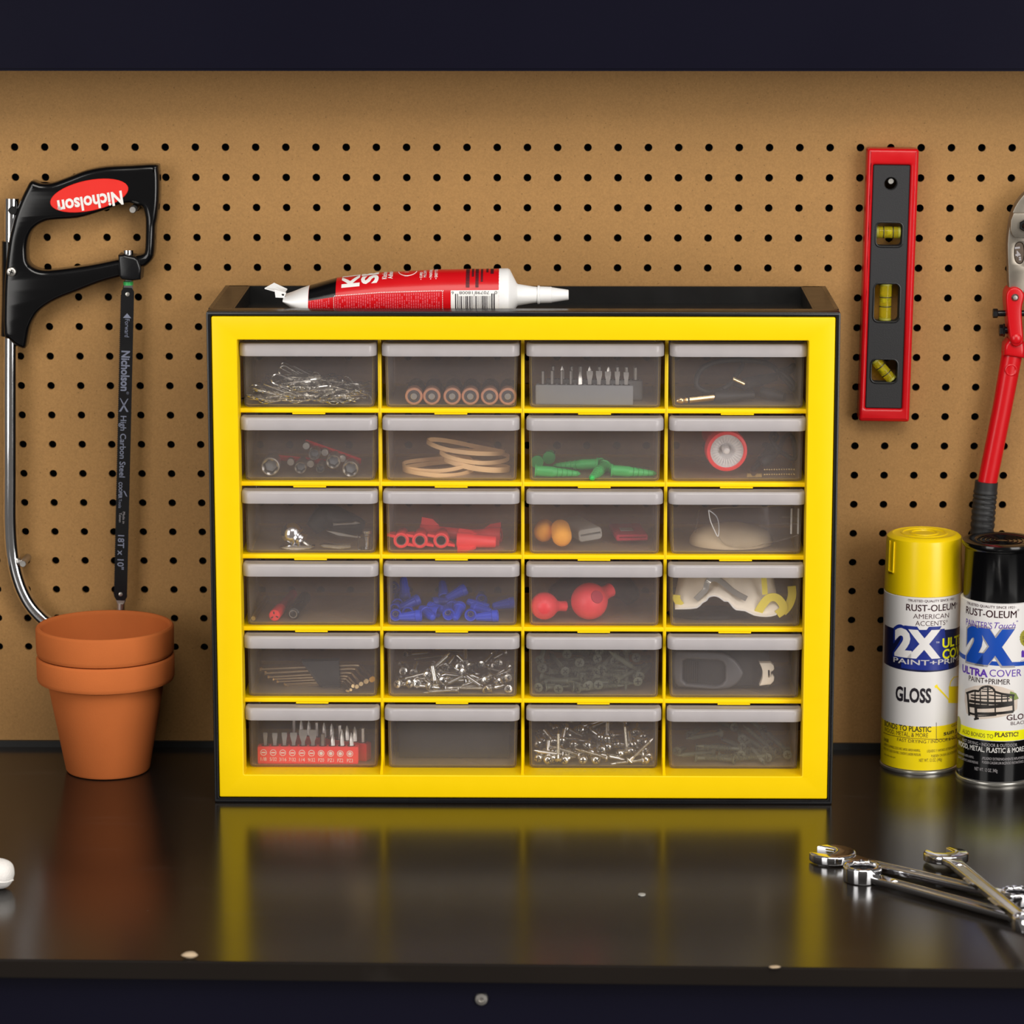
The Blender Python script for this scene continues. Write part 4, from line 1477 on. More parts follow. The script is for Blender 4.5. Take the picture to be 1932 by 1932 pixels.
hexbolt(1932, 424, 0.0052, -0.0045)
hexbolt(1982, 424, 0.0052, -0.0045)
for mirror in (False, True):
    f = mir if mirror else (lambda L: L)
    br = f([(1897, 552), (1903, 543), (1913, 540), (1923, 543), (1930, 552), (1930, 562), (1926, 580), (1927, 610), (1929, 640), (1925, 648), (1915, 652), (1906, 646), (1902, 625), (1898, 590), (1896, 566)])
    MB().prism([[tuple(p) for p in spline([bq(*q) for q in br], 3, True)]], -0.0075, 0.016, 0.0018, 3).build('link', M['red'], bc, smooth=45)
    sg = (lambda x: 2 * AX - x) if mirror else (lambda x: x)
    for px, py, r_, mt in ((1913, 559, 0.0031, 'steel'), (1916, 637, 0.0044, 'red')):
        p_ = Q(sg(px), py, YC_) - OB
        MB().lathe([(0, 0.0022), (r_ * 0.6, 0.0020), (r_, 0.0006), (r_, -0.002), (0, -0.002)], 18, T(p_.x, -0.0075, p_.z) @ RX(PI / 2)).build('rivet', M[mt], bc)
    # socket and handle
    kq = f([(1895, 650), (1903, 640), (1932, 645), (1933, 676), (1893, 670)])
    MB().prism([[tuple(p) for p in [bq(*q) for q in kq]]], -0.004, 0.016, 0.003, 3).build('socket', M['red'], bc, smooth=50)
    hp = [(1911.5, 668), (1903, 715), (1893, 770), (1882, 825), (1872, 875), (1864, 915)]
    hw_ = [0.0089, 0.0086, 0.0084, 0.0083, 0.0083, 0.0083]
    ct = spline([Q(sg(a), b, YC_) - OB + Vector((0, 0.006, 0)) for a, b in hp], 3)
    rr_ = [0.0089 - 0.0006 * min(1, i / 6) for i in range(len(ct))]
    MB().tube(ct, rr_, 20, flat=0.85, up=(1, 0, 0)).build('handle', M['red'], bc)
    dm = Q(sg(1907.5), 698, YC_) - OB
    MB().lathe([(0, -0.0008), (0.003, -0.0002), (0.0044, 0.0006), (0.0052, 0.0002), (0.0056, -0.001), (0, -0.002)], 20, T(dm.x, -0.0010, dm.z) @ RX(PI / 2)).build('dimple', M['red'], bc)
    gp = [(1863, 911), (1861, 930), (1858, 960), (1855, 1000), (1850, 1060), (1845, 1120), (1842, 1160)]
    gt = spline([Q(sg(a), b, YC_) - OB + Vector((0, 0.006, 0)) for a, b in gp], 10)
    rg = []
    for i in range(len(gt)):
        rg.append(0.0098 if i < 10 else (0.0103 if i % 3 else 0.0094))
    go = MB().tube(gt, rg, 20, up=(1, 0, 0)).build('grip', M['rubber'], bc, smooth=60)
    gb = MB()
    for k in range(14):
        pz = Q(sg(1869 - k * 0.7), 938 + k * 8.5, YC_ - 0.005) - OB
        gb.box(-0.0045, 0.0035, -0.0007, 0.002, -0.0009, 0.0009, T(pz.x, -0.0032, pz.z))
    gb.build('grip_rib', M['rubber'], go, smooth=0)['kind'] = 'stuff'
# adjusting bolt and nut
p1, p2 = Q(1877, 593, YC_) - OB, Q(2036, 593, YC_) - OB
MB().tube([p1 + Vector((0.003, 0.006, 0)), p2 + Vector((0, 0.006, 0))], 0.0026, 12).build('adjusting_bolt', M['blackplastic'], bc)
MB().lathe([(0, 0), (0.0036, 0), (0.0040, 0.0006), (0.0040, 0.0036), (0.0036, 0.0042), (0, 0.0042)], 6, T(p1 + Vector((-0.001, 0.006, 0))) @ RY(PI / 2)).build('bolt_head', M['blackplastic'], bc, smooth=20)
p3 = Q(1889, 625, YC_) - OB
MB().lathe([(0, 0), (0.0045, 0), (0.0050, 0.0008), (0.0050, 0.0030), (0.0056, 0.0036), (0.0056, 0.0046), (0, 0.0046)], 6, T(p3 + Vector((-0.001, 0.006, 0))) @ RY(PI / 2)).build('stop_nut', M['blackplastic'], bc, smooth=20)
MB().tube([p3 + Vector((0.003, 0.006, 0)), Q(1925, 625, YC_) - OB + Vector((0, 0.006, 0))], 0.003, 10).build('stop_bolt', M['blackplastic'], bc)

# ---------------------------------------------------------------- wrenches on the worktop
def wrench(name, label, pa, pb, open_w, ring_w, zlift=(0.0, 0.0), ring_angle=0.2):
    """open end at pa, ring end at pb (points on the worktop)"""
    d = Vector((pb.x - pa.x, pb.y - pa.y, 0))
    L_ = d.length
    Mx = Matrix.Translation((pa.x, pa.y, 0)) @ RZ(math.atan2(d.y, d.x))
    tilt = math.atan2(zlift[1] - zlift[0], L_)
    t = thing(name, label, 'wrench', Mx @ T(0, 0, zlift[0]) @ RY(-tilt), 'chrome wrenches on the worktop')
    X = RX(PI / 2)      # prism plane (x,z) laid flat: z -> -y after rotation
    Mf = Matrix(((1, 0, 0, 0), (0, 0, 1, 0), (0, -1, 0, 0), (0, 0, 0, 1)))
    ro = open_w * 1.05
    # open jaw: rounded head with a slot facing away from the shaft, turned 15 degrees
    a15 = math.radians(15)
    pts = []
    for k in range(25):
        a = math.radians(-130 + 260 * k / 24)
        pts.append((ro * math.cos(a) * 1.02, ro * math.sin(a)))
    s_ = open_w * 0.52
    pts += [(-ro * 0.86, s_), (-0.1 * ro, s_ * 0.98), (0.10 * ro, s_ * 0.4), (0.10 * ro, -s_ * 0.4), (-0.1 * ro, -s_ * 0.98), (-ro * 0.86, -s_)]
    pts = [(x * math.cos(a15) - y * math.sin(a15), x * math.sin(a15) + y * math.cos(a15)) for x, y in pts]
    h_ = open_w * 0.42
    MB().prism([pts], -h_ - 0.0008, -0.0008, 0.0016, 3, M=Mf, bb=0.001).build('open_jaw', M['chrome'], t, smooth=50)
    # shaft, thick edges with a sunk panel
    sw = open_w * 0.34
    x0, x1 = ro * 0.82, L_ - ring_w * 0.92
    shp = [(x0, -sw * 1.5), (x0 + 0.016, -sw * 1.02), (x1 - 0.012, -sw * 0.9), (x1, -sw * 1.05), (x1, sw * 1.05), (x1 - 0.012, sw * 0.9), (x0 + 0.016, sw * 1.02), (x0, sw * 1.5)]
    pan = rrect(x0 + 0.022, x1 - 0.016, -sw * 0.52, sw * 0.52, sw * 0.45, 3)
    MB().prism([shp, pan], -0.0066, -0.0015, 0.0011, 3, M=Mf, bb=0.001).build('shaft', M['chrome'], t, smooth=50)
    MB().prism([inset(pan, -0.0004)], -0.0054, -0.0030, M=Mf).build('panel', M['zinc'], t, smooth=0)
    # ring end: twelve-point hole
    star = []
    for k in range(24):
        a = 2 * PI * k / 24
        r_ = ring_w * (0.80 if k % 2 else 0.68)
        star.append((L_ + r_ * math.cos(a), r_ * math.sin(a)))
    MB().prism([circ(L_, 0, ring_w, 36), star], -ring_w * 0.86, 0.0, 0.0018, 3, M=Mf, bb=0.001).build('ring_end', M['chrome'], t, smooth=50)
    return t


wA = (G(1570, 1617, 0.003), G(1919, 1697, 0.003))
wB = (G(1985, 1752, 0.003), G(1627, 1654, 0.003))
wC = (G(1785, 1622, 0.003), G(1942, 1790, 0.003))
wrench('wrench', 'chrome wrench lying farthest back, its open jaw nearest the yellow unit', wA[0], wA[1], 0.0172, 0.0120)
wrench('wrench', 'chrome wrench lying in front, its toothed ring end toward the yellow unit', wB[0], wB[1], 0.0172, 0.0145)
wrench('wrench', 'chrome wrench lying slanted across the two other wrenches at the right edge', wC[0], wC[1], 0.0165, 0.0125, (0.0016, 0.0165))

# ---------------------------------------------------------------- small things on the worktop
def ellipsoid(rx, ry, rz, n=20, m=12, M=None, p=1.0):
    mb = MB()
    pr = [(math.sin(PI * k / m), -math.cos(PI * k / m)) for k in range(m + 1)]
    pr[0], pr[-1] = (0, -1), (0, 1)
    MM = Matrix.Diagonal((rx, ry, rz, 1))
    return mb.lathe(pr, n, (M or Matrix.Identity(4)) @ MM)


g0 = G(12, 1676, 0.0)
gl = thing('work_glove', 'white cotton work glove, one fingertip reaching in at the left edge', 'glove', T(g0.x, g0.y, 0))
fg = MB().tube(spline([(-0.085, 0.012, 0.0125), (-0.05, 0.006, 0.012), (-0.02, 0.002, 0.0118), (-0.006, 0.0, 0.0116), (0.002, 0, 0.0115), (0.0062, 0, 0.0112)], 4),
               [0.0122] * 8 + [0.0119] * 4 + [0.0117, 0.0114, 0.011, 0.0104, 0.0096, 0.0084, 0.0068, 0.0045, 0.0015], 24)
fg.build('finger', M['cotton'], gl, smooth=80)
MB().tube(spline([(-0.03, 0.002 - 0.0118, 0.0085), (-0.006, -0.0112, 0.0080), (0.002, -0.0085, 0.0075), (0.0058, -0.003, 0.0075)], 4), 0.0006, 6).build('seam', M['cotton'], gl)
for k, (dy, l_) in enumerate(((0.026, 0.060), (0.048, 0.052), (0.068, 0.040))):
    MB().tube(spline([(-0.085, 0.012 + dy, 0.0118), (-0.05, 0.010 + dy, 0.0118), (-0.088 + l_, 0.008 + dy, 0.0115)], 5), [0.0116] * 8 + [0.0105, 0.0085, 0.003], 18).build('finger', M['cotton'], gl, smooth=80)
ellipsoid(0.055, 0.05, 0.013, M=T(-0.125, 0.045, 0.0132)).build('palm', M['cotton'], gl, smooth=80)


def crumb(px, py, rx, ry, rz, label, mat):
    p = G(px, py, 0.0)
    mb = ellipsoid(rx, ry, rz, 12, 8)
    rn = random.Random(int(px))
    mb.v = [v * rn.uniform(0.85, 1.12) for v in mb.v]
    zmin = min(v.z for v in mb.v)
    o = mb.build('crumb', M[mat], smooth=60)
    o.location = (p.x, p.y, -zmin)
    tag(o, label, 'crumb')


crumb(358, 1808, 0.0055, 0.004, 0.0023, 'pale wood crumb on the front edge of the worktop, left of the unit', 'crumb')
crumb(1462, 1826, 0.0042, 0.003, 0.0007, 'flat pinkish crumb on the front edge of the worktop, right side', 'crumb')
crumb(1211, 1689, 0.0030, 0.004, 0.0006, 'grey fleck of dust lying mid worktop before the drawer unit', 'greyfabric')

# ---------------------------------------------------------------- what is in the drawers
FL = [z + 0.00125 for z in ZB]      # inside floor of each row
YF = 0.0262                         # inside of a drawer's front


class View:
    """a magnified measuring window of the photograph"""

    def __init__(s, x0, y0, k):
        s.x0, s.y0, s.k = x0, y0, k

    def px(s, u, v):
        return s.x0 + u / s.k, s.y0 + v / s.k

    def on(s, u, v, Y):
        return Q(*s.px(u, v), Y)

    def fl(s, u, v, Z):
        return G(*s.px(u, v), Z)

    def pile(s, u, v, z0, Y0=0.031, k=0.32):
        return K(*s.px(u, v), z0, Y0, k)


A1, A2, A3, A4 = View(440, 620, 5.367), View(700, 620, 6.233), View(970, 620, 6.233), View(1240, 620, 5.367)
B1, B2, B3, B4 = View(440, 900, 6.233), View(700, 900, 6.233), View(970, 900, 6.233), View(1240, 900, 5.367)
C1, C2, C3, C4 = View(440, 1180, 6.233), View(700, 1180, 6.233), View(970, 1180, 6.233), View(1240, 1180, 5.367)


def inside(p, xc, z0, r=0.0):
    """keep a measured point within the walls of its drawer"""
    p = Vector(p)
    p.x = min(max(p.x, xc - 0.0503 + r), xc + 0.0503 - r)
    p.y = min(max(p.y, 0.0264 + r), 0.1315 - r)
    p.z = max(p.z, z0 + r)
    return p


def solo(mb, name, mat, label, cat, loc=None, group=None, smooth=40, Mx=None):
    o = mb.build(name, M[mat], smooth=smooth)
    if Mx is not None:
        o.matrix_world = Mx
    if loc is not None:
        o.location = loc
    return tag(o, label, cat, group)


def where(p, xc, zlow, zhigh):
    t = (p.x - xc) / 0.05
    return ('low' if p.z < zlow + (zhigh - zlow) * 0.4 else 'high') + (' at left' if t < -0.33 else ' at right' if t > 0.33 else ' in middle')


def facing(d):
    if d.y > 0.72:
        return 'head toward the front'
    if d.y < -0.72:
        return 'tip toward the front'
    if abs(d.z) > 0.6:
        return 'standing upright'
    return 'head to the left' if d.x > 0 else 'head to the right'


# row 1, first: paper clips -------------------------------------------------
def clip_path(L_=0.032, w_=0.0078):
    P = [(-L_ * 0.18, w_ * 0.5), (L_ * 0.40, w_ * 0.5)]
    P += [(L_ * 0.40 + w_ * 0.5 * math.sin(a), w_ * 0.5 * math.cos(a)) for a in [PI * k / 6 for k in range(1, 7)]]
    P += [(-L_ * 0.42, -w_ * 0.5)]
    r2 = w_ * 0.42
    P += [(-L_ * 0.42 - r2 * math.sin(a), -w_ * 0.5 + r2 - r2 * math.cos(a)) for a in [PI * k / 6 for k in range(1, 7)]]
    P += [(L_ * 0.30, -w_ * 0.5 + 2 * r2)]
    r3 = w_ * 0.30
    P += [(L_ * 0.30 + r3 * math.sin(a), -w_ * 0.5 + 2 * r2 - r3 + r3 * math.cos(a)) for a in [PI * k / 6 for k in range(1, 7)]]
    P += [(-L_ * 0.15, -w_ * 0.5 + 2 * r2 - 2 * r3)]
    return [(x, y, 0.0006 * math.sin(i * 0.5)) for i, (x, y) in enumerate(P)]


clip = solo(MB().tube(clip_path(), 0.00052, 5), 'paper_clip', 'zinc', 'x', 'paper clip')
LB_ = 'small silver paper clip heaped in the top left drawer'
many = Many(clip)
rnd = random.Random(5)
xc, zf = XC[0], FL[0]
prof = lambda t: 0.009 + 0.016 * math.exp(-((t - 0.36) / 0.17) ** 2) + 0.008 * math.exp(-((t - 0.68) / 0.2) ** 2)
for i in range(130):
    t = rnd.random()
    x = xc - 0.040 + 0.080 * t
    y = 0.0335 + 0.050 * rnd.random() ** 1.5
    ztop = prof(t) * (1 - abs(y - 0.055) / 0.06)
    z = zf + 0.0012 + max(0.0, ztop) * rnd.random()
    Mx = T(x, y, z + 0.0012) @ RZ(rnd.uniform(0, 2 * PI)) @ RX(rnd.uniform(-0.35, 0.35)) @ RY(rnd.uniform(-0.30, 0.30) * min(1.0, (z - zf) / 0.008))
    many.put(Mx, LB_ + ', ' + where(Mx.translation, xc, zf, zf + 0.026), 'paper clips in the top left drawer')
for (u0, v0, u1, v1), yy in (((405, 485, 930, 700), 0.036), ((480, 395, 930, 660), 0.046), ((540, 385, 760, 500), 0.052), ((880, 510, 1010, 640), 0.05), ((1180, 545, 1330, 690), 0.055)):
    p, q = A1.on(u0, v0, yy), A1.on(u1, v1, yy)
    d = (q - p).normalized()
    n_ = Vector((0, -0.7, 0.7)) - d * d.dot(Vector((0, -0.7, 0.7)))
    n_.normalize()
    Mx = Matrix((d, n_.cross(d), n_)).transposed().to_4x4()
    Mx.translation = (p + q) / 2
    s_ = (q - p).length / 0.032
    many.put(Mx @ Matrix.Scale(max(0.9, min(1.45, s_)), 4), LB_ + ', propped slanting on top', 'paper clips in the top left drawer')

# row 1, second: six AA batteries ------------------------------------------
bat = thing('battery', 'x', 'battery')
RB = 0.0071
MB().lathe([(0, 0.0004), (0.0050, 0.0004), (0.0052, 0.0), (RB - 0.0006, 0.0), (RB, 0.0006), (RB, 0.0125), (0, 0.0125)], 32).build('wrapper', M['copper'], bat)
MB().lathe([(0, 0.0124), (RB, 0.0124), (RB, 0.0494), (RB - 0.0006, 0.050), (0, 0.050)], 32).build('sleeve', M['blackplastic'], bat)
MB().lathe([(0.0050, 0.0003), (0, 0.0003)], 24).build('insulator_ring', pm('grey_seal', (0.05, 0.045, 0.05), 0.5), bat)
MB().lathe([(0.0028, 0.0003), (0.0027, -0.0010), (0.0023, -0.0014), (0, -0.0014)], 20).build('terminal', M['tin'], bat)
many = Many(bat)
ords = ['leftmost', 'second from the left', 'third from the left', 'third from the right', 'second from the right', 'rightmost']
for u, o_ in zip((505, 715, 955, 1168, 1395, 1608), ords):
    p = A2.on(u, 810, 0.031)
    many.put(T(p.x, 0.0292, FL[0] + RB + 0.0001) @ RX(-PI / 2), 'copper and black battery lying end-on in the top row, ' + o_, 'batteries in the top row drawer')

# driver bits: kinds ----------------------------------------------------------
def bit_mesh(kind, wd, L_=0.013):
    m = MB()
    if kind == 'flat':
        def sec(z, a, b):
            return [(-a, -b, z), (a, -b, z), (a, b, z), (-a, b, z)]
        a0 = min(0.0014, wd * 0.33)
        m.rings([sec(0.0, a0, 0.0013), sec(L_ * 0.22, a0, 0.0013), sec(L_ * 0.5, wd * 0.40, 0.0009), sec(L_ * 0.72, wd * 0.5, 0.0006), sec(L_, wd * 0.5, 0.0004)])
    elif kind == 'hex':
        m.lathe([(0, 0), (wd / 2, 0), (wd / 2, L_ - 0.0004), (wd / 2 - 0.0004, L_), (0, L_)], 6)
    else:
        R = []
        for z, r in ((0.0, 0.0021), (L_ * 0.45, 0.0022), (L_ * 0.75, 0.0017), (L_ * 0.97, 0.0005), (L_, 0.0003)):
            R.append([((r if k % 2 else r * (0.5 if z > L_ * 0.4 else 0.95)) * math.cos(PI * k / 4), (r if k % 2 else r * (0.5 if z > L_ * 0.4 else 0.95)) * math.sin(PI * k / 4), z) for k in range(8)])
        m.rings(R)
    return m


BITS = {}


def put_bit(kind, wd, L_, loc, label, group, rz=0.0):
    key = (kind, round(wd, 5), round(L_, 5))
    if key not in BITS:
        BITS[key] = Many(solo(bit_mesh(kind, wd, L_), 'driver_bit', 'steel', 'x', 'driver bit', smooth=25))
    BITS[key].put(T(loc) @ RZ(rz), label, group)


def holder(name, label, M4, L_, D_, H_, mat, holes, group=None):
    t = thing(name, label, 'bit holder', M4, group)
    m = MB().prism([rrect(0, L_, 0, H_, 0.0010, 2)], 0.0, D_, 0.0008, 2)
    m.build('block', M[mat], t, smooth=30)
    for (hx_) in holes:
        MB().lathe([(0, H_ + 0.00008), (0.0034, H_ + 0.00008), (0.0034, H_ - 0.0005), (0, H_ - 0.0005)], 12, T(hx_, D_ / 2, 0)).build('hole', M['dark'], t)
    return t


# row 1, third: grey holders with bits ------------------------------------------
zf = FL[0]
pl_, pr_ = A3.fl(250, 890, zf), A3.fl(1400, 893, zf)
yh = 0.0295
p0 = Vector((A3.on(250, 700, yh).x, yh + 0.0035, zf + 0.0001))
p1 = Vector((A3.on(1400, 700, yh).x, yh, zf + 0.0001))
dirx = (p1 - p0)
Lh = dirx.length
Hh = (A3.on(800, 662, yh) - A3.on(800, 893, yh)).length
Mh = T(p0) @ RZ(math.atan2(dirx.y, dirx.x))
kx = Lh / (1400 - 250)
us = [335, 443, 556, 663, 769, 887, 996, 1101, 1211, 1316]
tp = [(500, 'hex', 42), (497, 'hex', 46), (500, 'hex', 38), (505, 'hex', 36), (520, 'star', 40), (512, 'flat', 72), (515, 'flat', 72), (522, 'flat', 70), (525, 'flat', 60), (535, 'flat', 60)]
holder('bit_holder', 'grey rubber bit holder, front one, in the top row drawer', Mh, Lh, 0.0085, Hh, 'greyblock', [(u - 250) * kx for u in us], 'grey bit holders in the top row drawer')
for k, (u, (vt, kd, wd)) in enumerate(zip(us, tp)):
    Lb = (650 + 3 * k - vt) * kx * 1.02 + 0.0002
    put_bit(kd, wd * kx, Lb, Mh @ Vector(((u - 250) * kx, 0.00425, Hh + 0.0002)), 'steel driver bit in the front grey holder, number %s from the left' % ['one', 'two', 'three', 'four', 'five', 'six', 'seven', 'eight', 'nine', 'ten'][k],
            'bits of the front grey holder', math.atan2(dirx.y, dirx.x) if kd != 'star' else 0.3)
Mh2 = T(p0 + Vector((0.008, 0.028, 0))) @ RZ(math.atan2(dirx.y, dirx.x) - 0.03)
holder('bit_holder', 'grey rubber bit holder behind the other in the top row drawer', Mh2, Lh, 0.0085, Hh, 'greyblock', [(u - 250) * kx for u in us], 'grey bit holders in the top row drawer')
for k, u in enumerate(us):
    put_bit('star' if k in (1, 4, 6) else 'hex', 0.0034 if k % 2 else 0.0030, 0.0105, Mh2 @ Vector(((u - 250) * kx, 0.00425, Hh + 0.0002)), 'steel driver bit in the rear grey holder of the top row drawer', 'bits of the rear grey holder', 0.1)

# row 1, fourth: audio cable ------------------------------------------------------
zf = FL[0]
ac = thing('audio_cable', 'black cable with gold jack plugs coiled in the top right drawer', 'cable', T(A4.on(800, 600, 0.045).x, 0.045, zf))
OA = Vector(ac.location)


def seg3(view, L_):
    return [inside(view.on(u, v, y), XC[3], zf, 0.0024) - OA for u, v, y in L_]


j0, j1 = A4.on(162, 742, 0.032) - OA, A4.on(572, 722, 0.040) - OA
j0.z, j1.z = 0.0034, 0.0056
j0.x = max(j0.x, XC[3] - 0.0495 - OA.x)
dj = j1 - j0
Mj = aim(j0, dj)
lj = dj.length
MB().lathe([(0, 0), (0.0012, 0.0004), (0.0030, 0.0035), (0.0031, 0.0050), (0.0022, 0.0072), (0.0030, 0.0080), (0.0030, 0.0092)], 20, Mj).build('plug_tip', M['gold'], ac)
MB().lathe([(0.0029, 0.0090), (0.0029, 0.0112)], 20, Mj).build('insulator_ring', M['black_print'], ac)
MB().lathe([(0.0031, 0.0108), (0.0031, lj), (0, lj)], 20, Mj).build('plug_shaft', M['gold'], ac)
j2 = A4.on(905, 690, 0.048) - OA
j2.z = max(j2.z, 0.0056)
Mj2 = aim(j1, j2 - j1)
l2 = (j2 - j1).length
MB().lathe([(0, 0), (0.0044, 0), (0.0050, 0.001), (0.0052, 0.006), (0.0048, l2 * 0.6), (0.0036, l2 * 0.8), (0.0034, l2 * 1.2), (0, l2 * 1.2)], 20, Mj2).build('plug_grip', M['rubber'], ac)
path = [(900, 690, .049), (960, 660, .054), (930, 610, .058), (780, 560, .062), (740, 560, .06), (690, 600, .056), (600, 635, .052), (500, 640, .048), (410, 590, .048), (400, 510, .05), (440, 420, .054), (530, 360, .056), (650, 330, .056), (800, 318, .058), (960, 325, .060), (1100, 350, .064),
        (1180, 390, .074), (1260, 480, .074), (1340, 570, .07), (1410, 620, .066), (1400, 560, .068), (1300, 470, .072), (1240, 430, .076), (1330, 410, .078), (1430, 370, .078), (1440, 400, .08), (1350, 430, .078), (1240, 450, .074), (1190, 490, .07)]
MB().tube(spline(seg3(A4, path), 4), 0.0022, 10).build('cable', M['rubber'], ac, smooth=70)
MB().tube(spline(seg3(A4, [(870, 340, .06), (850, 400, .066), (800, 470, .06), (740, 560, .056), (660, 610, .053)]), 4), 0.0020, 10).build('cable', M['rubber'], ac, smooth=70)
m1, m2 = A4.on(1190, 490, .068) - OA, A4.on(880, 560, .046) - OA
MB().tube([m1, m1 + (m2 - m1) * 0.35, m1 + (m2 - m1) * 0.5, m2], [0.0036, 0.0040, 0.0050, 0.0046], 14).build('plug_grip', M['rubber'], ac)
MB().tube([m2, A4.on(765, 507, .044) - OA], 0.0016, 12).build('mini_plug', M['gold'], ac)
m3_, m4_ = A4.on(1060, 640, .06) - OA, A4.on(1290, 692, .05) - OA
MB().tube([m3_, m3_ + (m4_ - m3_) * 0.5, m4_], [0.0042, 0.0046, 0.0034], 14).build('socket', M['rubber'], ac)

# row 2, first: sockets on red rails --------------------------------------------
zf = FL[1]
K2 = 5.367


def socket_mesh(R, L_=0.024):
    r_in = R * 0.80
    prof = [(R * 0.9, 0.0), (R, 0.0006), (R, L_ * 0.5), (R * 0.85, L_ * 0.56), (R * 0.85, L_), (0, L_)]
    m = MB().lathe(prof, 30)
    hexo = [(R * 0.9 * math.cos(2 * PI * k / 30), R * 0.9 * math.sin(2 * PI * k / 30), 0.0) for k in range(30)]
    R1 = [hexo]

    def hx(r, z):
        out = []
        for k in range(30):
            a = 2 * PI * k / 30
            aa = (a % (PI / 3)) - PI / 6
            rr = r * math.cos(PI / 6) / math.cos(aa)
            out.append((rr * math.cos(a), rr * math.sin(a), z))
        return out
    R1 += [hx(r_in * 1.02, 0.0008), hx(r_in, 0.0014), hx(r_in, 0.019)]
    m.rings(R1, c0=False, c1=True)
    return m


socks = [(375, 1400, 95, 'largest, at the left'), (680, 1410, 63, 'on the lower red rail, left'), (880, 1420, 45, 'smallest, on the lower red rail'), (820, 1275, 60, 'on the upper red rail, topmost'),
         (1012, 1350, 72, 'on the upper red rail, middle'), (1185, 1425, 82, 'on the upper red rail, rightmost')]
for u, v, R_, lab in socks:
    Rm = R_ / K2 / 2365.0
    p = A1.on(u, v, 0.032 if v > 1340 else 0.042)
    zc = max(p.z, zf + Rm + 0.0002)
    so_k = solo(socket_mesh(Rm, 0.022 + Rm), 'socket', 'steel', 'steel hex socket facing front by the red rails, ' + lab, 'socket', group='sockets on red rails', Mx=T(p.x, p.y, zc) @ RX(-PI / 2) @ RZ(0.3))
    MB().lathe([(0, 0.006), (Rm * 0.66, 0.006), (Rm * 0.66, 0.0065), (0, 0.0065)], 6).build('shade_disc', M['greyblock'], so_k, smooth=0)  # grey disc set inside to paint the shade in the socket's mouth


def rail(pts, w_, label, studs):
    p, q = pts
    t = thing('socket_rail', label, 'socket rail', T(p), 'red socket rails')
    o_ = q - p
    up = Vector((0, -0.5, 0.86))
    MB().tube([Vector((0, 0, 0)), o_], w_ / 2, rect=True, flat=0.45, up=up).build('rail', M['redplastic'], t, smooth=0)
    for k in studs:
        MB().lathe([(0, 0), (0.0028, 0.0), (0.0030, 0.0005), (0.0030, 0.010), (0, 0.010)], 16, T(o_ * k + Vector((0, -0.0085, -w_ * 0.3))) @ RX(-PI / 2)).build('stud', M['steel'], t)


rail((A1.on(455, 1305, 0.062), A1.on(935, 1350, 0.058)), 0.0042, 'red socket rail, the lower lying one in the second row left drawer', (0.28, 0.70))
rail((A1.on(735, 1150, 0.066), A1.on(1290, 1345, 0.052)), 0.0046, 'red socket rail, the upper slanting one in the second row left drawer', (0.02, 0.36, 0.68))

# row 2, second: rubber bands -----------------------------------------------------
zf = FL[1]


def band(label, ctr, rx, ry, h, wob, tilt, t_=0.0009, rz=0.0, ph=0.0):
    P, n = [], 56
    for k in range(n):
        a = 2 * PI * k / n
        r_ = 1 + wob * math.sin(2 * a + ph) + wob * 0.6 * math.sin(3 * a + 2 * ph)
        P.append(Vector((rx * r_ * math.cos(a), ry * r_ * math.sin(a), 0.0012 * math.sin(2 * a + ph))))
    m = MB()
    R = []
    for k in range(n):
        t = (P[(k + 1) % n] - P[k - 1]).normalized()
        nrm = Vector((0, 0, 1))
        bi = t.cross(nrm).normalized()
        R.append([P[k] + nrm * (h / 2 * a) + bi * (t_ / 2 * b) for a, b in ((-1, -1), (1, -1), (1, 1), (-1, 1))])
    m.rings(R, closed=True)
    o = m.build('rubber_band', M['tan'], smooth=40)
    o.matrix_world = T(ctr) @ RZ(rz) @ RX(tilt[0]) @ RY(tilt[1])
    tag(o, label, 'rubber band', 'tan rubber bands')


def bctr(u, v, y, dz=0.0):
    return A2.on(u, v, y) + Vector((0, 0, dz))


band('tan rubber band lying lowest and nearest the drawer front', Vector((A2.on(790, 1600, 0.060).x, 0.060, zf + 0.0024)), 0.0290, 0.0250, 0.0036, 0.05, (0.03, 0.0))
band('tan rubber band coiled inside the lowest one at the left', Vector((A2.on(770, 1600, 0.062).x, 0.062, zf + 0.0062)), 0.0270, 0.0235, 0.0032, 0.06, (0.05, -0.04), ph=1.0)
band('tan rubber band bent wide at the lower right of the bands', Vector((A2.on(1260, 1560, 0.068).x, 0.064, zf + 0.0052)), 0.0245, 0.0205, 0.0044, 0.10, (-0.05, 0.16), ph=2.0)
band('tan rubber band lying on the right of the band heap', Vector((A2.on(1200, 1500, 0.070).x, 0.068, zf + 0.0120)), 0.0270, 0.0200, 0.0034, 0.08, (0.06, 0.10), rz=-0.1, ph=0.5)
band('tan rubber band topmost on the heap of bands', Vector((A2.on(1130, 1430, 0.074).x, 0.072, zf + 0.0176)), 0.0310, 0.0165, 0.0036, 0.07, (0.02, 0.13), rz=-0.06, ph=2.6)

# row 2, third: green wall anchors ----------------------------------------------
zf = FL[1]


def anchor_mesh():
    m = MB()
    L_ = 0.037
    prof = [(0, 0.0), (0.0052, 0.0), (0.0053, 0.0010), (0.0044, 0.0012), (0.0044, 0.0145)]
    z = 0.0145
    for k in range(5):
        r = 0.0044 - k * 0.00042
        prof += [(r, z), (r * 0.80, z + 0.0038), (r * 0.98, z + 0.0040)]
        z += 0.0040
    prof += [(0.0024, z), (0.0008, L_), (0, L_)]
    m.lathe(prof, 20)
    for a in (0.0, PI):
        for k in range(6):
            m.box(0.0040, 0.0049, -0.0006, 0.0006, 0.003 + k * 0.0018, 0.0040 + k * 0.0018, RZ(a))
    return m


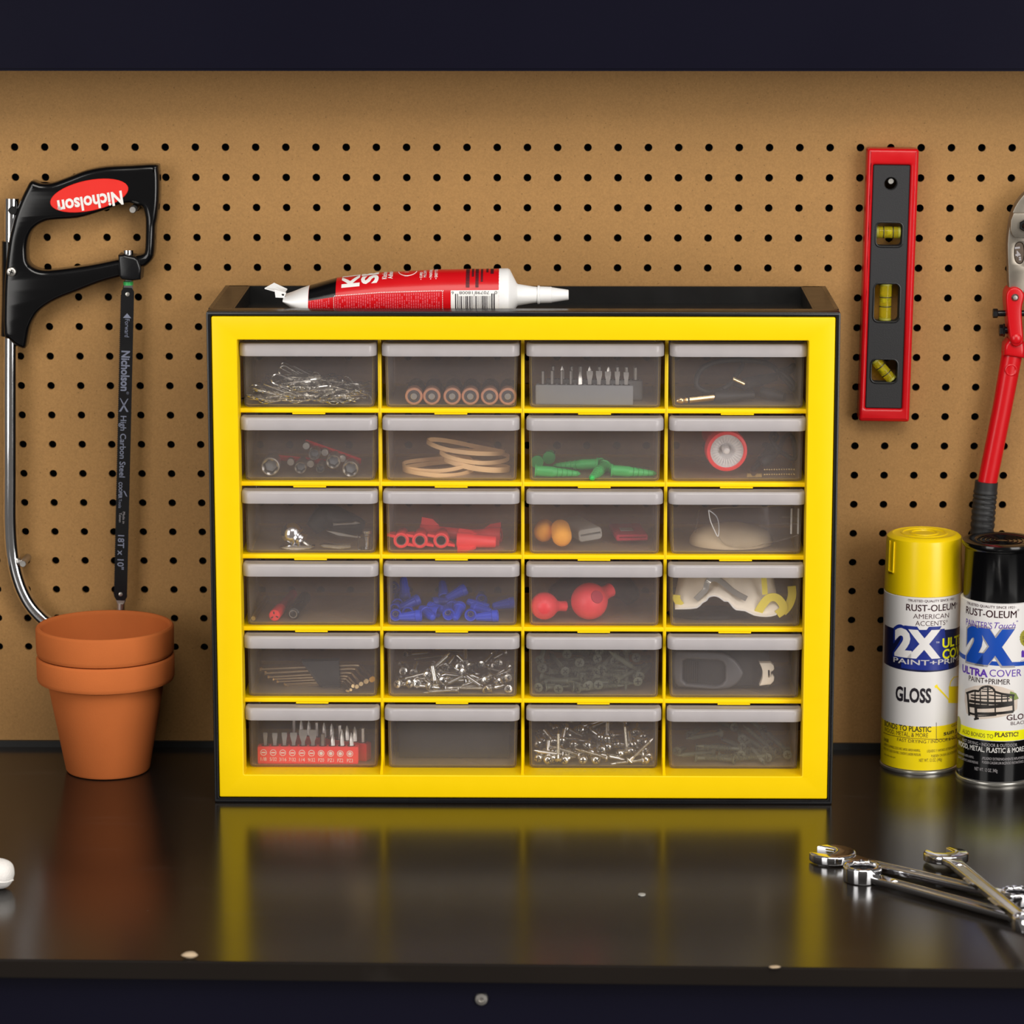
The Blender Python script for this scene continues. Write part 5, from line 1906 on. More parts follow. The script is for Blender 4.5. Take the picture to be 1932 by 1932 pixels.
anc = thing('wall_anchor', 'x', 'wall anchor')
anchor_mesh().build('body', M['green'], anc, smooth=30)
MB().box(-0.00025, 0.00025, -0.00455, -0.0040, 0.011, 0.031).build('slit', M['dark'], anc, smooth=0)
many = Many(anc)
anl = [((245, 1697, .036), (795, 1722, .036), 'lying front left, tip to the right'), ((1140, 1695, .038), (1690, 1732, .038), 'lying at the right, tip to the right'),
       ((990, 1590, .056), (490, 1612, .060), 'lying behind in the middle, head to the right'), ((410, 1520, .078), (430, 1470, .11), 'pointing backward at the left, rear'),
       ((270, 1570, .066), (300, 1530, .10), 'pointing backward at the far left'), ((1070, 1660, .058), (960, 1720, .035), 'lying between the two front ones, tip forward'), ((1000, 1640, .068), (1200, 1690, .05), 'half hidden in the middle rear')]
for a, b, lab in anl:
    p, q = A3.on(*a), A3.on(*b)
    p.z, q.z = max(p.z, zf + 0.0054), max(q.z, zf + 0.0026)
    many.put(aim(p, q - p), 'green ribbed plastic wall anchor ' + lab, 'green wall anchors')

# row 2, fourth: flashlight, cord, brass chain --------------------------------------
zf = FL[1]
fc = A4.on(705, 1240, 0.040)
Rf = 215 / K2 / 2360.0
fc.z = max(fc.z, zf + Rf + 0.0003)
ft = thing('flashlight', 'red flashlight facing front in the right drawer of the second row', 'flashlight', T(fc) @ RZ(0.10) @ RX(-PI / 2 + 0.05))
MB().lathe([(Rf * 0.80, -0.0005), (Rf * 0.86, -0.0018), (Rf * 0.97, -0.0012), (Rf, 0.002), (Rf, 0.010), (Rf * 0.9, 0.016), (Rf * 0.66, 0.026), (Rf * 0.64, 0.07), (0, 0.07)], 40).build('body', M['redlight'], ft)
MB().lathe([(Rf * 0.81, 0.0002), (Rf * 0.7, 0.003), (Rf * 0.5, 0.006), (Rf * 0.32, 0.0095), (Rf * 0.22, 0.012), (0, 0.012)], 40).build('reflector', M['white'], ft)
fa = MB()
for k in range(28):
    a = 2 * PI * k / 28
    fa.box(Rf * 0.45, Rf * 0.79, -0.0003, 0.0003, -0.0004, 0.0004, RZ(a) @ T(0, 0, 0.0040) @ RY(0.42))
fa.build('facet', M['canwhite'], ft, smooth=0)['kind'] = 'stuff'
MB().lathe([(0, -0.001), (0.0024, 0.0), (0.003, 0.003), (0.003, 0.012)], 16, T(0, 0, 0.0)).build('bulb', M['whiteprint'], ft)
MB().lathe([(Rf * 0.30, 0.0085), (Rf * 0.33, 0.0080), (Rf * 0.33, 0.0090)], 24).build('bulb_collar', M['white'], ft)
cdp = [(1000, 1380, .06), (1060, 1300, .062), (1130, 1200, .066), (1190, 1130, .07), (1210, 1080, .074), (1170, 1060, .074), (1150, 1100, .07), (1180, 1160, .066), (1230, 1220, .062), (1250, 1180, .064), (1280, 1110, .068), (1330, 1075, .07), (1370, 1100, .07), (1390, 1200, .066), (1395, 1310, .06), (1350, 1310, .06), (1270, 1260, .064), (1180, 1240, .066), (1100, 1290, .062), (1050, 1350, .058), (960, 1430, .05)]
cdo = [A4.on(*c) for c in cdp]
O2 = cdo[0].copy()
ccd = thing('cord', 'black cord tangled in the second row right drawer beside the flashlight', 'cord', T(O2))
MB().tube(spline([p - O2 for p in cdo], 4), 0.0019, 8).build('cable', M['rubber'], ccd, smooth=70)
MB().tube(spline([A4.on(*c) - O2 for c in [(1060, 1370, .05), (1110, 1330, .052), (1180, 1300, .054), (1230, 1230, .058)]], 4), [0.003 + 0.0014 * math.sin(i * 0.5) for i in range(13)], 10).build('plug', M['rubber'], ccd)
MB().tube(spline([A4.on(*c) - O2 for c in [(1050, 1330, .06), (1130, 1260, .066), (1200, 1180, .07)]], 4), 0.0036, 10).build('plug', M['rubber'], ccd)
ch1 = A4.on(1085, 1425, 0.040)
bch = MB()
for row, vv in ((0, 1428), (1, 1478)):
    for k in range(13):
        p = A4.on(1088 + k * 25, vv - k * 0.2, 0.036 + (1 - row) * 0.006) - ch1
        bch.lathe([(0, -0.0009), (0.0007, -0.0006), (0.00095, 0), (0.0007, 0.0006), (0, 0.0009)], 8, T(p))
    bch.tube([A4.on(1088, vv, 0.036 + (1 - row) * 0.006) - ch1, A4.on(1390, vv - 2, 0.036 + (1 - row) * 0.006) - ch1], 0.00035, 5)
bo = solo(bch, 'bead_chain', 'brass', 'doubled brass bead chain lying low in the second row right drawer', 'chain', ch1)
bo['kind'] = 'stuff'
pz = A4.on(985, 1452, 0.036)
pz.z = zf
fit = MB().prism([[(-0.0062, 0.0001), (0.0062, 0.0001), (0.0062, 0.0034), (0.0020, 0.0034), (0.0002, 0.0014), (-0.0018, 0.0014), (-0.003, 0.0034), (-0.0062, 0.0034)]], 0, 0.0016, 0.0003, 1)
solo(fit, 'chain_clasp', 'brass', 'small brass clasp lying left of the bead chain', 'clasp', pz, smooth=20)

# row 3, first: odd metal bits ------------------------------------------------------
zf = FL[2]
kc = B1.on(690, 660, 0.040)
kn = thing('swivel_knob', 'shiny chrome knob with a drilled square tab in a third row drawer', 'knob', aim(kc, Vector((0.75, -0.25, -0.45))))
ellipsoid(0.0086, 0.0092, 0.0088, 24, 14).build('dome', M['chrome'], kn)
MB().lathe([(0.0072, 0.005), (0.0084, 0.0062), (0.0084, 0.0074), (0.006, 0.008), (0.0052, 0.0096), (0.0066, 0.0102), (0.0066, 0.0114), (0.003, 0.012), (0, 0.012)], 24).build('collar', M['chrome'], kn)
MB().prism([rrect(-0.0034, 0.0034, 0.0120, 0.0192, 0.0012, 2), circ(0, 0.0156, 0.0013, 12)], -0.0008, 0.0008, 0.0003, 1).build('tab', M['tin'], kn, smooth=30)


def plate(label, name, cat, view, pts, y, th, mat):
    P = [view.on(u, v, y) for u, v in pts]
    c = sum(P, Vector()) / len(P)
    m = MB().prism([[(p.x - c.x, p.z - c.z) for p in P]], 0.0, th, min(0.0006, th * 0.3), 1)
    return solo(m, name, mat, label, cat, c, smooth=30)


plate('polished steel wedge lying under the chrome knob', 'steel_wedge', 'wedge', B1, [(540, 832), (690, 800), (960, 812), (905, 850), (700, 868)], 0.034, 0.006, 'chrome')
plate('small plated folding tool lying at the front of the drawer, right of the wedge', 'folding_tool', 'tool', B1, [(1010, 800), (1060, 788), (1250, 800), (1390, 795), (1385, 838), (1250, 852), (1060, 835)], 0.035, 0.004, 'zinc')
plate('thin steel blade slanting over the folding tool', 'cutting_strip', 'blade', B1, [(1090, 632), (1180, 640), (1480, 702), (1475, 720), (1230, 690)], 0.050, 0.001, 'tin')
plate('steel arrow shaped blade behind the slanting one', 'arrow_strip', 'blade', B1, [(1170, 538), (1230, 545), (1400, 535), (1440, 520), (1500, 545), (1430, 560), (1230, 570), (1175, 578)], 0.075, 0.0012, 'steel')
p = B1.on(1545, 800, 0.037)
solo(MB().lathe([(0, 0), (0.0058, 0), (0.0058, 0.011), (0.0050, 0.0115), (0.0050, 0.0005), (0, 0.0005)], 24), 'clear_spacer', 'clear', 'short clear plastic cylinder standing at the right of the drawer with the knob', 'spacer', (p.x, p.y, zf + 0.0001))
p = B1.on(1545, 760, 0.044)
solo(MB().lathe([(0, 0), (0.0030, 0), (0.0030, 0.010), (0.0042, 0.0105), (0.0042, 0.013), (0, 0.013)], 18), 'plated_stud', 'chrome', 'plated stud standing behind the clear plastic cylinder', 'stud', (p.x + 0.002, 0.0485, zf + 0.0001))
pb = B1.on(1200, 700, 0.085)
pm_ = MB().tube(spline([(-0.020, 0, 0.010), (-0.008, 0.004, 0.020), (0.006, 0.0, 0.016), (0.022, 0.004, 0.011)], 5), [0.006 + 0.005 * math.sin(PI * i / 15) for i in range(16)], 12)
zm = min(v.z for v in pm_.v)
solo(pm_, 'cloth_pouch', 'rubber', 'soft black pouch behind the blades in the drawer with the chrome knob', 'pouch', (pb.x, 0.092, zf - zm + 0.0002), smooth=70)

# row 3, second: red winged wire connectors ------------------------------------------
zf = FL[2]
wn = thing('wire_connector', 'x', 'wire connector')
Rw = 95 / 6.233 / 2340.0
MB().lathe([(Rw * 0.62, 0.0005), (Rw * 0.80, -0.0003), (Rw * 0.95, 0.0), (Rw, 0.001), (Rw, 0.010), (Rw * 0.82, 0.016), (Rw * 0.72, 0.031), (Rw * 0.6, 0.032), (0, 0.032)], 28).build('body', M['redlight'], wn, smooth=50)
MB().lathe([(Rw * 0.62, 0.0005), (Rw * 0.60, 0.002), (Rw * 0.55, 0.012), (0, 0.012)], 24).build('bore', M['dark'], wn)
MB().tube([(Rw * 0.59 * math.cos(a), Rw * 0.59 * math.sin(a), 0.0012) for a in [2 * PI * k / 20 for k in range(20)]], 0.00035, 5, closed=True).build('spring', M['steel'], wn)
for sgn in (-1, 1):
    wgm = MB()
    wgm.add([(sgn * Rw * 0.8, -0.0012 + sgn * 0.0030, 0.0006), (sgn * Rw * 1.75, -0.0010 + sgn * 0.0040, 0.001), (sgn * Rw * 1.75, 0.0010 + sgn * 0.0040, 0.001), (sgn * Rw * 0.8, 0.0012 + sgn * 0.0030, 0.0006),
             (sgn * Rw * 0.8, -0.0012 + sgn * 0.0030, 0.016), (sgn * Rw * 1.55, -0.0008 + sgn * 0.0040, 0.010), (sgn * Rw * 1.55, 0.0008 + sgn * 0.0040, 0.010), (sgn * Rw * 0.8, 0.0012 + sgn * 0.0030, 0.016)],
            [(0, 1, 2, 3), (7, 6, 5, 4), (0, 4, 5, 1), (1, 5, 6, 2), (2, 6, 7, 3), (3, 7, 4, 0)])
    wgm.build('wing', M['redlight'], wn, smooth=0)
many = Many(wn)
GR = 'red winged wire connectors'
for u, lab in ((355, 'leftmost of the three facing front'), (575, 'middle one of the three facing front'), (825, 'right one of the three facing front')):
    p = B2.on(u, 762, 0.034)
    many.put(T(p.x, 0.033, zf + Rw + 0.0012) @ RX(-PI / 2) @ RZ(0.04), 'red winged wire connector, ' + lab, GR)
for a, b, lab, rl in (((1010, 752, .040), (1500, 765, .040), 'lying sideways in front, narrow end to the right', 0.3), ((575, 640, .072), (1030, 668, .072), 'lying sideways behind the three facing front', 1.2), ((1530, 690, .062), (1130, 690, .066), 'lying behind at the right, mouth to the right', 2.0)):
    p, q = B2.on(*a), B2.on(*b)
    p.z = max(p.z, zf + Rw + 0.0003)
    many.put(aim(p, q - p, rl), 'red winged wire connector ' + lab, GR)

# row 3, third: ear plugs and folded cloth wallets --------------------------------------
zf = FL[2]
for u, v, R_, y, lab, dy in ((308, 652, 120, 0.050, 'left one of the pair', 0.02), (572, 735, 120, 0.034, 'right one of the pair, nearer the front', 0.30)):
    Rm = R_ / 6.233 / 2340.0
    p = B3.on(u, v, y)
    p = inside(p, XC[2], zf, Rm + 0.0003)
    m = MB().lathe([(0, 0), (Rm * 0.45, 0.0004), (Rm * 0.8, 0.0024), (Rm * 0.96, 0.0055), (Rm, 0.010), (Rm * 0.93, 0.022), (Rm * 0.86, 0.0235), (0, 0.024)], 28)
    solo(m, 'ear_plug', 'orange', 'orange foam ear plug, ' + lab, 'ear plug', group='orange ear plugs', Mx=T(p.x, p.y - 0.006, p.z) @ RZ(-0.06 if dy < .1 else 0.1) @ RX(-PI / 2 + dy), smooth=70)


def folded(label, view, fl_, fr_, hpx_, depth, y, mat, skew, roll):
    a, b = view.on(*fl_, y), view.on(*fr_, y)
    d = b - a
    ang = math.atan2(d.z, d.x) * roll
    L_ = d.length
    H = hpx_ / 6.233 / 2340.0
    t = thing('folded_cloth', label, 'cloth', T(a.x, y, max(a.z, zf + 0.0006)) @ RZ(skew) @ RX(-0.02) @ RY(-ang))
    outer = rrect(0, L_, 0, H, H * 0.30, 4)
    sl_ = rrect(L_ * 0.10, L_ * 0.94, H * 0.46, H * 0.58, H * 0.05, 2)
    MB().prism([outer, sl_], 0.0, depth, 0.0010, 2).build('cloth', M[mat], t, smooth=50)
    return t, L_, H


folded('folded grey cloth pouch lying between the ear plugs and the red cloth', B3, (765, 772), (1052, 712), 150, 0.056, 0.054, 'greyfabric', 0.30, 0.5)
t, L_, H = folded('folded red cloth with a pale woven tag in the ear plug drawer', B3, (1200, 755), (1578, 765), 78, 0.052, 0.056, 'redfabric', 0.10, 0.0)
MB().box(L_ * 0.22, L_ * 0.62, 0.016, 0.030, H + 0.0002, H + 0.0006).build('tag', M['greyfabric'], t, smooth=0)

# row 3, fourth: safety glasses in front of a beige cup -----------------------------------
zf = FL[2]
gx = B4.on(800, 600, 0.045)
sg_ = thing('safety_glasses', 'clear safety glasses lying in the third row right drawer', 'safety glasses', T(gx.x, 0.045, zf))
OG = Vector(sg_.location)


def arcsheet(top, bot, t_):
    n = len(top)
    vs = [Vector(p) for p in top] + [Vector(p) for p in bot] + [Vector(p) + Vector((0, t_, 0)) for p in top] + [Vector(p) + Vector((0, t_, 0)) for p in bot]
    fs = []
    for i in range(n - 1):
        fs += [(i, i + 1, n + i + 1, n + i), (2 * n + i + 1, 2 * n + i, 3 * n + i, 3 * n + i + 1), (i, 2 * n + i, 2 * n + i + 1, i + 1), (n + i, n + i + 1, 3 * n + i + 1, 3 * n + i)]
    fs += [(0, n, 3 * n, 2 * n), (n - 1, 3 * n - 1, 4 * n - 1, 2 * n - 1)]
    return MB().add(vs, fs)


lt = [B4.on(u, v, y) - OG for u, v, y in ((520, 335, .034), (580, 320, .033), (700, 310, .032), (850, 305, .032), (1000, 305, .033), (1120, 305, .036))]
lb = [B4.on(u, v, y) - OG for u, v, y in ((615, 600, .034), (660, 660, .033), (740, 700, .032), (860, 716, .032), (1010, 698, .033), (1150, 655, .036))]
arcsheet(lt, lb, 0.0014).build('lens', M['clear'], sg_, smooth=60)
st_ = [B4.on(u, v, y) - OG for u, v, y in ((1120, 300, .037), (1250, 290, .036), (1440, 300, .036))]
sb_ = [B4.on(u, v, y) - OG for u, v, y in ((1150, 660, .037), (1290, 625, .036), (1425, 585, .036))]
arcsheet(st_, sb_, 0.0016).build('side_shield', M['clear'], sg_, smooth=60)
for uu in (1362, 1432):
    MB().tube([B4.on(uu, 320, .0352) - OG, B4.on(uu - 6, 575, .0352) - OG], 0.0008, 6).build('hinge', M['white'], sg_)
for vv in (402, 468):
    MB().tube([B4.on(1260, vv, .0350) - OG, B4.on(1425, vv, .0350) - OG], 0.0006, 6).build('temple_rib', M['clear'], sg_)
MB().tube(spline([B4.on(u, v, .0335) - OG for u, v in ((520, 335), (535, 430), (570, 520), (615, 602), (625, 500), (600, 400), (525, 338))], 4), 0.00045, 6).build('nose_bridge', M['white'], sg_)
MB().tube(spline([B4.on(u, v, .0345) - OG for u, v in ((615, 602), (700, 690), (850, 718), (1010, 700), (1160, 660), (1290, 628), (1425, 585))], 4), 0.0004, 6).build('lower_rim', M['clear'], sg_)
MB().tube([B4.on(425, 340, .05) - OG, B4.on(385, 560, .052) - OG], 0.0006, 6).build('temple_arm', M['clear'], sg_)
bcx = B4.on(740, 680, 0.075)
cup_ = MB()
cup_.lathe([(0.0345, 0), (0.0342, 0.004), (0.031, 0.009), (0.024, 0.013), (0.013, 0.0155), (0, 0.016)], 32, Matrix.Diagonal((1.0, 0.85, 1.0, 1)))
solo(cup_, 'cup_mask', 'beige', 'beige cup shaped dust mask lying behind the safety glasses', 'dust mask', (bcx.x, 0.064, zf + 0.0002), smooth=60)

# row 4, first: three short sticks -------------------------------------------------------
zf = FL[3]
p, q = B1.on(236, 1636, 0.034), B1.on(400, 1450, 0.110)
p.z = zf + 0.0022
q.z = zf + 0.0024
solo(MB().tube([Vector((0, 0, 0)), (q - p) * 0.01, q - p], [0.0018, 0.0020, 0.0020], 16), 'metal_tube', 'brass', 'thin metal tube lying end-on at the left of a fourth row drawer', 'tube', p)
MBX = MB()
p, q = B1.on(484, 1655, 0.033), B1.on(690, 1230, 0.115)
Rm = 68 / 6.233 / 2340.0
p.z = zf + Rm + 0.0001
q.z = zf + Rm * 0.9
pen = thing('marker', 'red capped marker lying end-on beside the thin metal tube', 'marker', aim(p, q - p))
MB().lathe([(0, 0), (Rm * 0.85, 0), (Rm, 0.0008), (Rm, 0.026), (Rm * 0.8, 0.027)], 20).build('cap', M['redlight'], pen)
MB().lathe([(Rm * 0.8, 0.026), (Rm * 0.8, 0.086), (0, 0.086)], 18).build('barrel', M['redfabric'], pen)
for k in range(3):
    a = k * 2 * PI / 3 + 0.3
    MB().box(Rm * 0.3, Rm * 0.75, -0.0005, 0.0005, -0.0002, 0.0003, RZ(a)).build('vent_slot', M['dark'], pen, smooth=0)
p = B1.on(705, 1600, 0.038)
Rm = 0.0050
p.z = zf + Rm + 0.0001
pen = thing('dark_marker', 'black marker lying end-on to the right of the red capped marker', 'marker', aim(p, Vector((0.006, 0.05, 0.003))))
MB().lathe([(0, 0), (Rm * 0.8, 0.0003), (Rm, 0.0012), (Rm * 1.02, 0.05), (0, 0.05)], 22).build('barrel', M['blackplastic'], pen)
MB().tube([(Rm * 0.62 * math.cos(a), Rm * 0.62 * math.sin(a), -0.0001) for a in [2 * PI * k / 16 for k in range(16)]], 0.0004, 5, closed=True).build('ring', M['steel'], pen)

# row 4, second: blue wire nuts ------------------------------------------------------------
zf = FL[3]


def nut_mesh():
    m = MB()
    R = []
    n = 24
    for z, r, rib in ((0.0, 0.0046, 0), (0.0005, 0.0050, 0), (0.0042, 0.0050, 0), (0.0046, 0.0045, 1), (0.0105, 0.0038, 1), (0.0165, 0.0031, 1), (0.0182, 0.0026, 1), (0.0190, 0.0012, 0)):
        R.append([(r * (1 - (0.10 if rib and k % 2 else 0)) * math.cos(2 * PI * k / n), r * (1 - (0.10 if rib and k % 2 else 0)) * math.sin(2 * PI * k / n), z) for k in range(n)])
    R.insert(0, [(0.0040 * math.cos(2 * PI * k / n), 0.0040 * math.sin(2 * PI * k / n), 0.0002) for k in range(n)])
    R.insert(0, [(0.0022 * math.cos(2 * PI * k / n), 0.0022 * math.sin(2 * PI * k / n), 0.008) for k in range(n)])
    return m.rings(R)


nut = thing('wire_nut', 'x', 'wire nut')
nut_mesh().build('shell', M['blue'], nut, smooth=30)
MB().tube([(0.0021 * math.cos(a), 0.0021 * math.sin(a), 0.0058) for a in [2 * PI * k / 14 for k in range(14)]], 0.0004, 5, closed=True).build('spring', M['steel'], nut)
many = Many(nut)
NG, NL = 'blue wire nuts in the fourth row drawer', 'blue ribbed plastic wire nut lying in the fourth row drawer'
F_ = None
nuts = [((590, 1642, .034), (350, 1690, .036)), ((1492, 1640, .034), (1262, 1685, .036)), ((290, 1636, .034), F_), ((430, 1606, .042), F_), ((1170, 1646, .034), F_), ((915, 1640, .036), (880, 1560, .052)), ((620, 1575, .050), (735, 1695, .033)),
        ((275, 1560, .048), F_), ((310, 1500, .062), F_), ((400, 1440, .080), (385, 1240, .085)), ((330, 1420, .086), (400, 1340, .098)), ((560, 1440, .066), (450, 1490, .062)), ((860, 1420, .080), (845, 1300, .090)), ((1115, 1315, .082), (945, 1400, .078)),
        ((1050, 1510, .052), (1020, 1640, .044)), ((680, 1530, .056), (840, 1560, .050)), ((1370, 1560, .056), (1150, 1470, .060)), ((1300, 1450, .076), (1295, 1390, .09)), ((1690, 1475, .062), (1435, 1520, .060)), ((800, 1620, .046), (690, 1600, .050)), ((720, 1480, .074), (900, 1470, .078)), ((260, 1300, .095), F_), ((960, 1500, .064), (930, 1600, .048)), ((1200, 1540, .058), (1390, 1580, .048))]
for a, b in nuts:
    p = B2.on(*a)
    if b is None:
        d = Vector((random.uniform(-0.1, 0.1), 1, random.uniform(-0.1, 0.02)))
    else:
        d = B2.on(*b) - p
    p.z = max(p.z, zf + 0.0052)
    if p.z + d.normalized().z * 0.019 < zf + 0.003:
        d = d.normalized()
        d.z = -(p.z - zf - 0.0032) / 0.019
    many.put(aim(p, d, random.uniform(0, 1)), 'blue wire nut in the fourth row, ' + facing(d).replace('head', 'open end') + ', ' + where(p, XC[1], zf, zf + 0.03), NG)

# row 4, third: red rubber bulbs ---------------------------------------------------------------
zf = FL[3]


def bulb(label, u, v, R_, y, dirv, nl):
    Rm = R_ / 6.233 / 2340.0
    p = B3.on(u, v, y)
    p.z = max(p.z, zf + Rm + 0.0002)
    t = thing('rubber_bulb', label, 'rubber bulb', aim(p, dirv), 'red rubber bulbs')
    prof = [(0, -Rm)]
    for k in range(1, 13):
        a = PI * k / 16
        prof.append((Rm * math.sin(a), -Rm * math.cos(a)))
    prof += [(Rm * 0.42, Rm * 1.02), (Rm * 0.36, Rm * 1.3), (Rm * 0.38, Rm * nl), (Rm * 0.28, Rm * nl + 0.0006), (Rm * 0.22, Rm * nl), (Rm * 0.2, Rm * 0.9), (0, Rm * 0.9)]
    MB().lathe(prof, 36).build('bulb', M['redrubber'], t, smooth=60)
    return t, Rm


t, Rm = bulb('smaller red rubber bulb at the left of the fourth row drawer', 355, 1515, 165, 0.036, Vector((0.9, 0.5, -0.12)), 1.75)
t, Rm = bulb('larger red rubber bulb in the middle of the fourth row drawer', 885, 1465, 222, 0.0432, Vector((0.72, 0.65, 0.25)), 1.6)
hp_ = B3.on(1045, 1335, 0.0265)
inv = t.matrix_world.inverted()
nd = (B3.on(1045, 1335, 0.030) - Vector(t.matrix_world.translation))
lo = Vector((0.42, -0.80, 0.42)).normalized()
MB().lathe([(0, 0.0004), (Rm * 0.34, 0.0002), (Rm * 0.36, -0.0012), (0, -0.0012)], 20, inv @ aim(Vector(t.matrix_world.translation) + lo * Rm * 0.985, lo)).build('vent_hole', M['redfabric'], t)
bx = B3.on(1200, 1500, 0.080)
sm = MB().tube(spline([(-0.045, 0.0, 0.012), (-0.03, 0.006, 0.019), (-0.005, 0.010, 0.022), (0.014, 0.006, 0.018), (0.022, 0.0, 0.009)], 6), [0.007 + 0.0045 * math.sin(PI * i / 24) for i in range(25)], 14)
zm = min(v.z for v in sm.v)
solo(sm, 'hose', 'rubber', 'thick black hose lying behind the two red rubber bulbs', 'hose', (bx.x - 0.008, 0.094, zf - zm + 0.0002), smooth=70)

# row 4, fourth: folded respirator -----------------------------------------------------------------
zf = FL[3]
rx_ = B4.on(740, 1200, 0.045)
rs = thing('respirator', 'white folded dust respirator with metal nose strip and yellow straps', 'respirator', T(rx_.x, 0.045, zf))
OR_ = Vector(rs.location)
edge = [(150, 1335), (260, 1335), (400, 1325), (455, 1275), (500, 1250), (520, 1220), (575, 1205), (630, 1222), (680, 1260), (720, 1262), (760, 1310), (800, 1345), (890, 1355), (980, 1398), (1100, 1412), (1200, 1395), (1240, 1340)]
nE = len(edge)
vs, fs = [], []
rows = 9
for j in range(rows):
    t = j / (rows - 1)
    for i, (u, v) in enumerate(edge):
        s = i / (nE - 1)
        y = 0.031 + 0.020 * t - 0.004 * math.sin(PI * s) * (1 - t) + 0.0025 * math.sin(s * 19 + 1) * t
        vv = v + (960 + 40 * abs(s - 0.5) - v) * t
        uu = u + (u * 0.86 + 95 - u) * t
        vs.append(inside(B4.on(uu, vv, y), XC[3], zf, 0.0015) - OR_)
for j in range(rows - 1):
    for i in range(nE - 1):
        a = j * nE + i
        fs.append((a, a + 1, a + nE + 1, a + nE))
mo = MB().add(vs, fs).build('fabric', M['mask'], rs, smooth=60)
so_ = mo.modifiers.new('thick', 'SOLIDIFY')
so_.thickness = 0.0012
so_.offset = 1.0
MB().tube(spline([vs[i] + Vector((0, -0.0004, 0.0002)) for i in range(nE)], 2), 0.0006, 6).build('hem', M['white'], rs)
ns = spline([B4.on(u, v, 0.0285) - OR_ for u, v in ((390, 1240), (440, 1190), (490, 1140), (500, 1090), (525, 1045), (580, 1030), (635, 1050), (690, 1090), (760, 1150), (830, 1195), (905, 1232))], 4)
MB().tube(ns, 0.0005, rect=True, flat=4.6, up=(0, 1, 0.25)).build('nose_strip', M['tin'], rs, smooth=0)


def strap(pts, w_=0.0034):
    P = spline([inside(B4.on(u, v, y), XC[3], zf, w_) - OR_ for u, v, y in pts], 5)
    MB().tube(P, 0.0004, rect=True, flat=w_ / 0.0004, up=(0.1, 1, 0.1)).build('strap', M['strap'], rs, smooth=40)


strap([(1075, 985, .0315), (1085, 1080, .0312), (1092, 1190, .0308)], 0.0022)
strap([(1010, 1400, .0285), (1060, 1310, .0283), (1130, 1230, .0285), (1210, 1225, .0290), (1270, 1290, .0295), (1270, 1350, .0290), (1215, 1395, .0285)])
strap([(1360, 1105, .034), (1365, 1200, .033), (1330, 1300, .031), (1270, 1370, .0295)])
strap([(140, 1195, .034), (180, 1240, .033), (240, 1300, .032)], 0.003)
ic = B4.on(600, 1380, 0.05)
solo(MB().lathe([(0, 0), (0.036, 0), (0.037, 0.0008), (0.034, 0.0026), (0, 0.0030)], 32, Matrix.Diagonal((1.0, 0.62, 1.0, 1))), 'foam_pad', 'blackmatte', 'dark oval foam pad lying flat under the white respirator', 'foam pad', (ic.x - 0.004, 0.064, zf + 0.0001))

# row 5, first: hex key set ------------------------------------------------------------------------
zf = FL[4]
hx0 = C1.on(1050, 560, 0.06)
hk_ = thing('hex_key_holder', 'black plastic holder for hex keys in the fifth row left drawer', 'key holder', T(hx0.x, 0.060, zf))
OH = Vector(hk_.location)
hpts = [(800, 410), (1245, 398), (1262, 690), (1250, 735), (1050, 742), (1010, 690)]
P_ = [C1.on(u, v, 0.056) - OH for u, v in hpts]
hm = MB().prism([[(p.x, p.z) for p in P_]], -0.0085, -0.0068, 0.0006, 2)
hm.prism([[(p.x, p.z) for p in P_]], -0.0018, 0.0002, 0.0, 1)
hm.box(P_[0].x + 0.001, P_[1].x - 0.0005, -0.0075, -0.001, P_[1].z - 0.0020, P_[1].z - 0.0004)
hm.build('body', M['blackmatte'], hk_, smooth=30)
pe = [C1.on(u, v, 0.0548) - OH for u, v in ((1045, 690), (1255, 682), (1262, 735), (1055, 742))]
MB().prism([[(p.x, p.z) for p in pe]], -0.0100, -0.0080, 0.0006, 2).build('latch', M['rubber'], hk_, smooth=30)
kl = [((318, 512), (1480, 462), 42, (1632, 632)), ((375, 560), (1432, 505), 35, (1562, 655)), ((412, 606), (1385, 552), 30, (1501, 686)), ((470, 632), (1342, 592), 28, (1452, 718)), ((516, 662), (1318, 622), 24, (1408, 712)), ((600, 688), (1292, 650), 19, (1382, 756)), ((612, 702), (1278, 668), 16, (1352, 772)), ((640, 718), (1262, 688), 13, (1332, 766))]
names = ['largest', 'second largest', 'third largest', 'fourth largest', 'fourth smallest', 'third smallest', 'second smallest', 'smallest']
for (a, b, R_, e), nm in zip(kl, names):
    r_ = max(0.0006, R_ / 6.233 / 2330.0 * 0.70)
    yk = 0.0655
    p0, p1 = C1.on(*a, yk - 0.010), C1.on(*b, yk - 0.010)
    p2 = C1.on(*e, 0.030)
    p2.z = max(p2.z, zf + r_ * 1.2)
    kt = thing('hex_key', 'hex key in the black holder, %s of the set' % nm, 'hex key', T(p0), 'hex keys in the black holder')
    path = [Vector((0, 0, 0)), p1 - p0 - (p1 - p0).normalized() * 0.004, p1 - p0 + Vector((0.0006, -0.001, -0.0003)), (p1 - p0) + ((p2 - p1) * 0.2), p2 - p0]
    MB().tube(path, r_ * 0.62, 6).build('shaft', M['gold_lit_steel'], kt, smooth=25)
    MB().tube([p2 - p0 - (p2 - p1).normalized() * 0.0006, p2 - p0 + (p2 - p1).normalized() * 0.0004], r_ * 1.35, 10).build('end_face', M['gold'], kt, smooth=25)  # gold colour on both end faces imitates the light they catch
    MB().tube([Vector((-0.0004, 0, 0)), (p1 - p0).normalized() * 0.0012], r_ * 1.04, 6).build('end_face', M['gold'], kt, smooth=25)

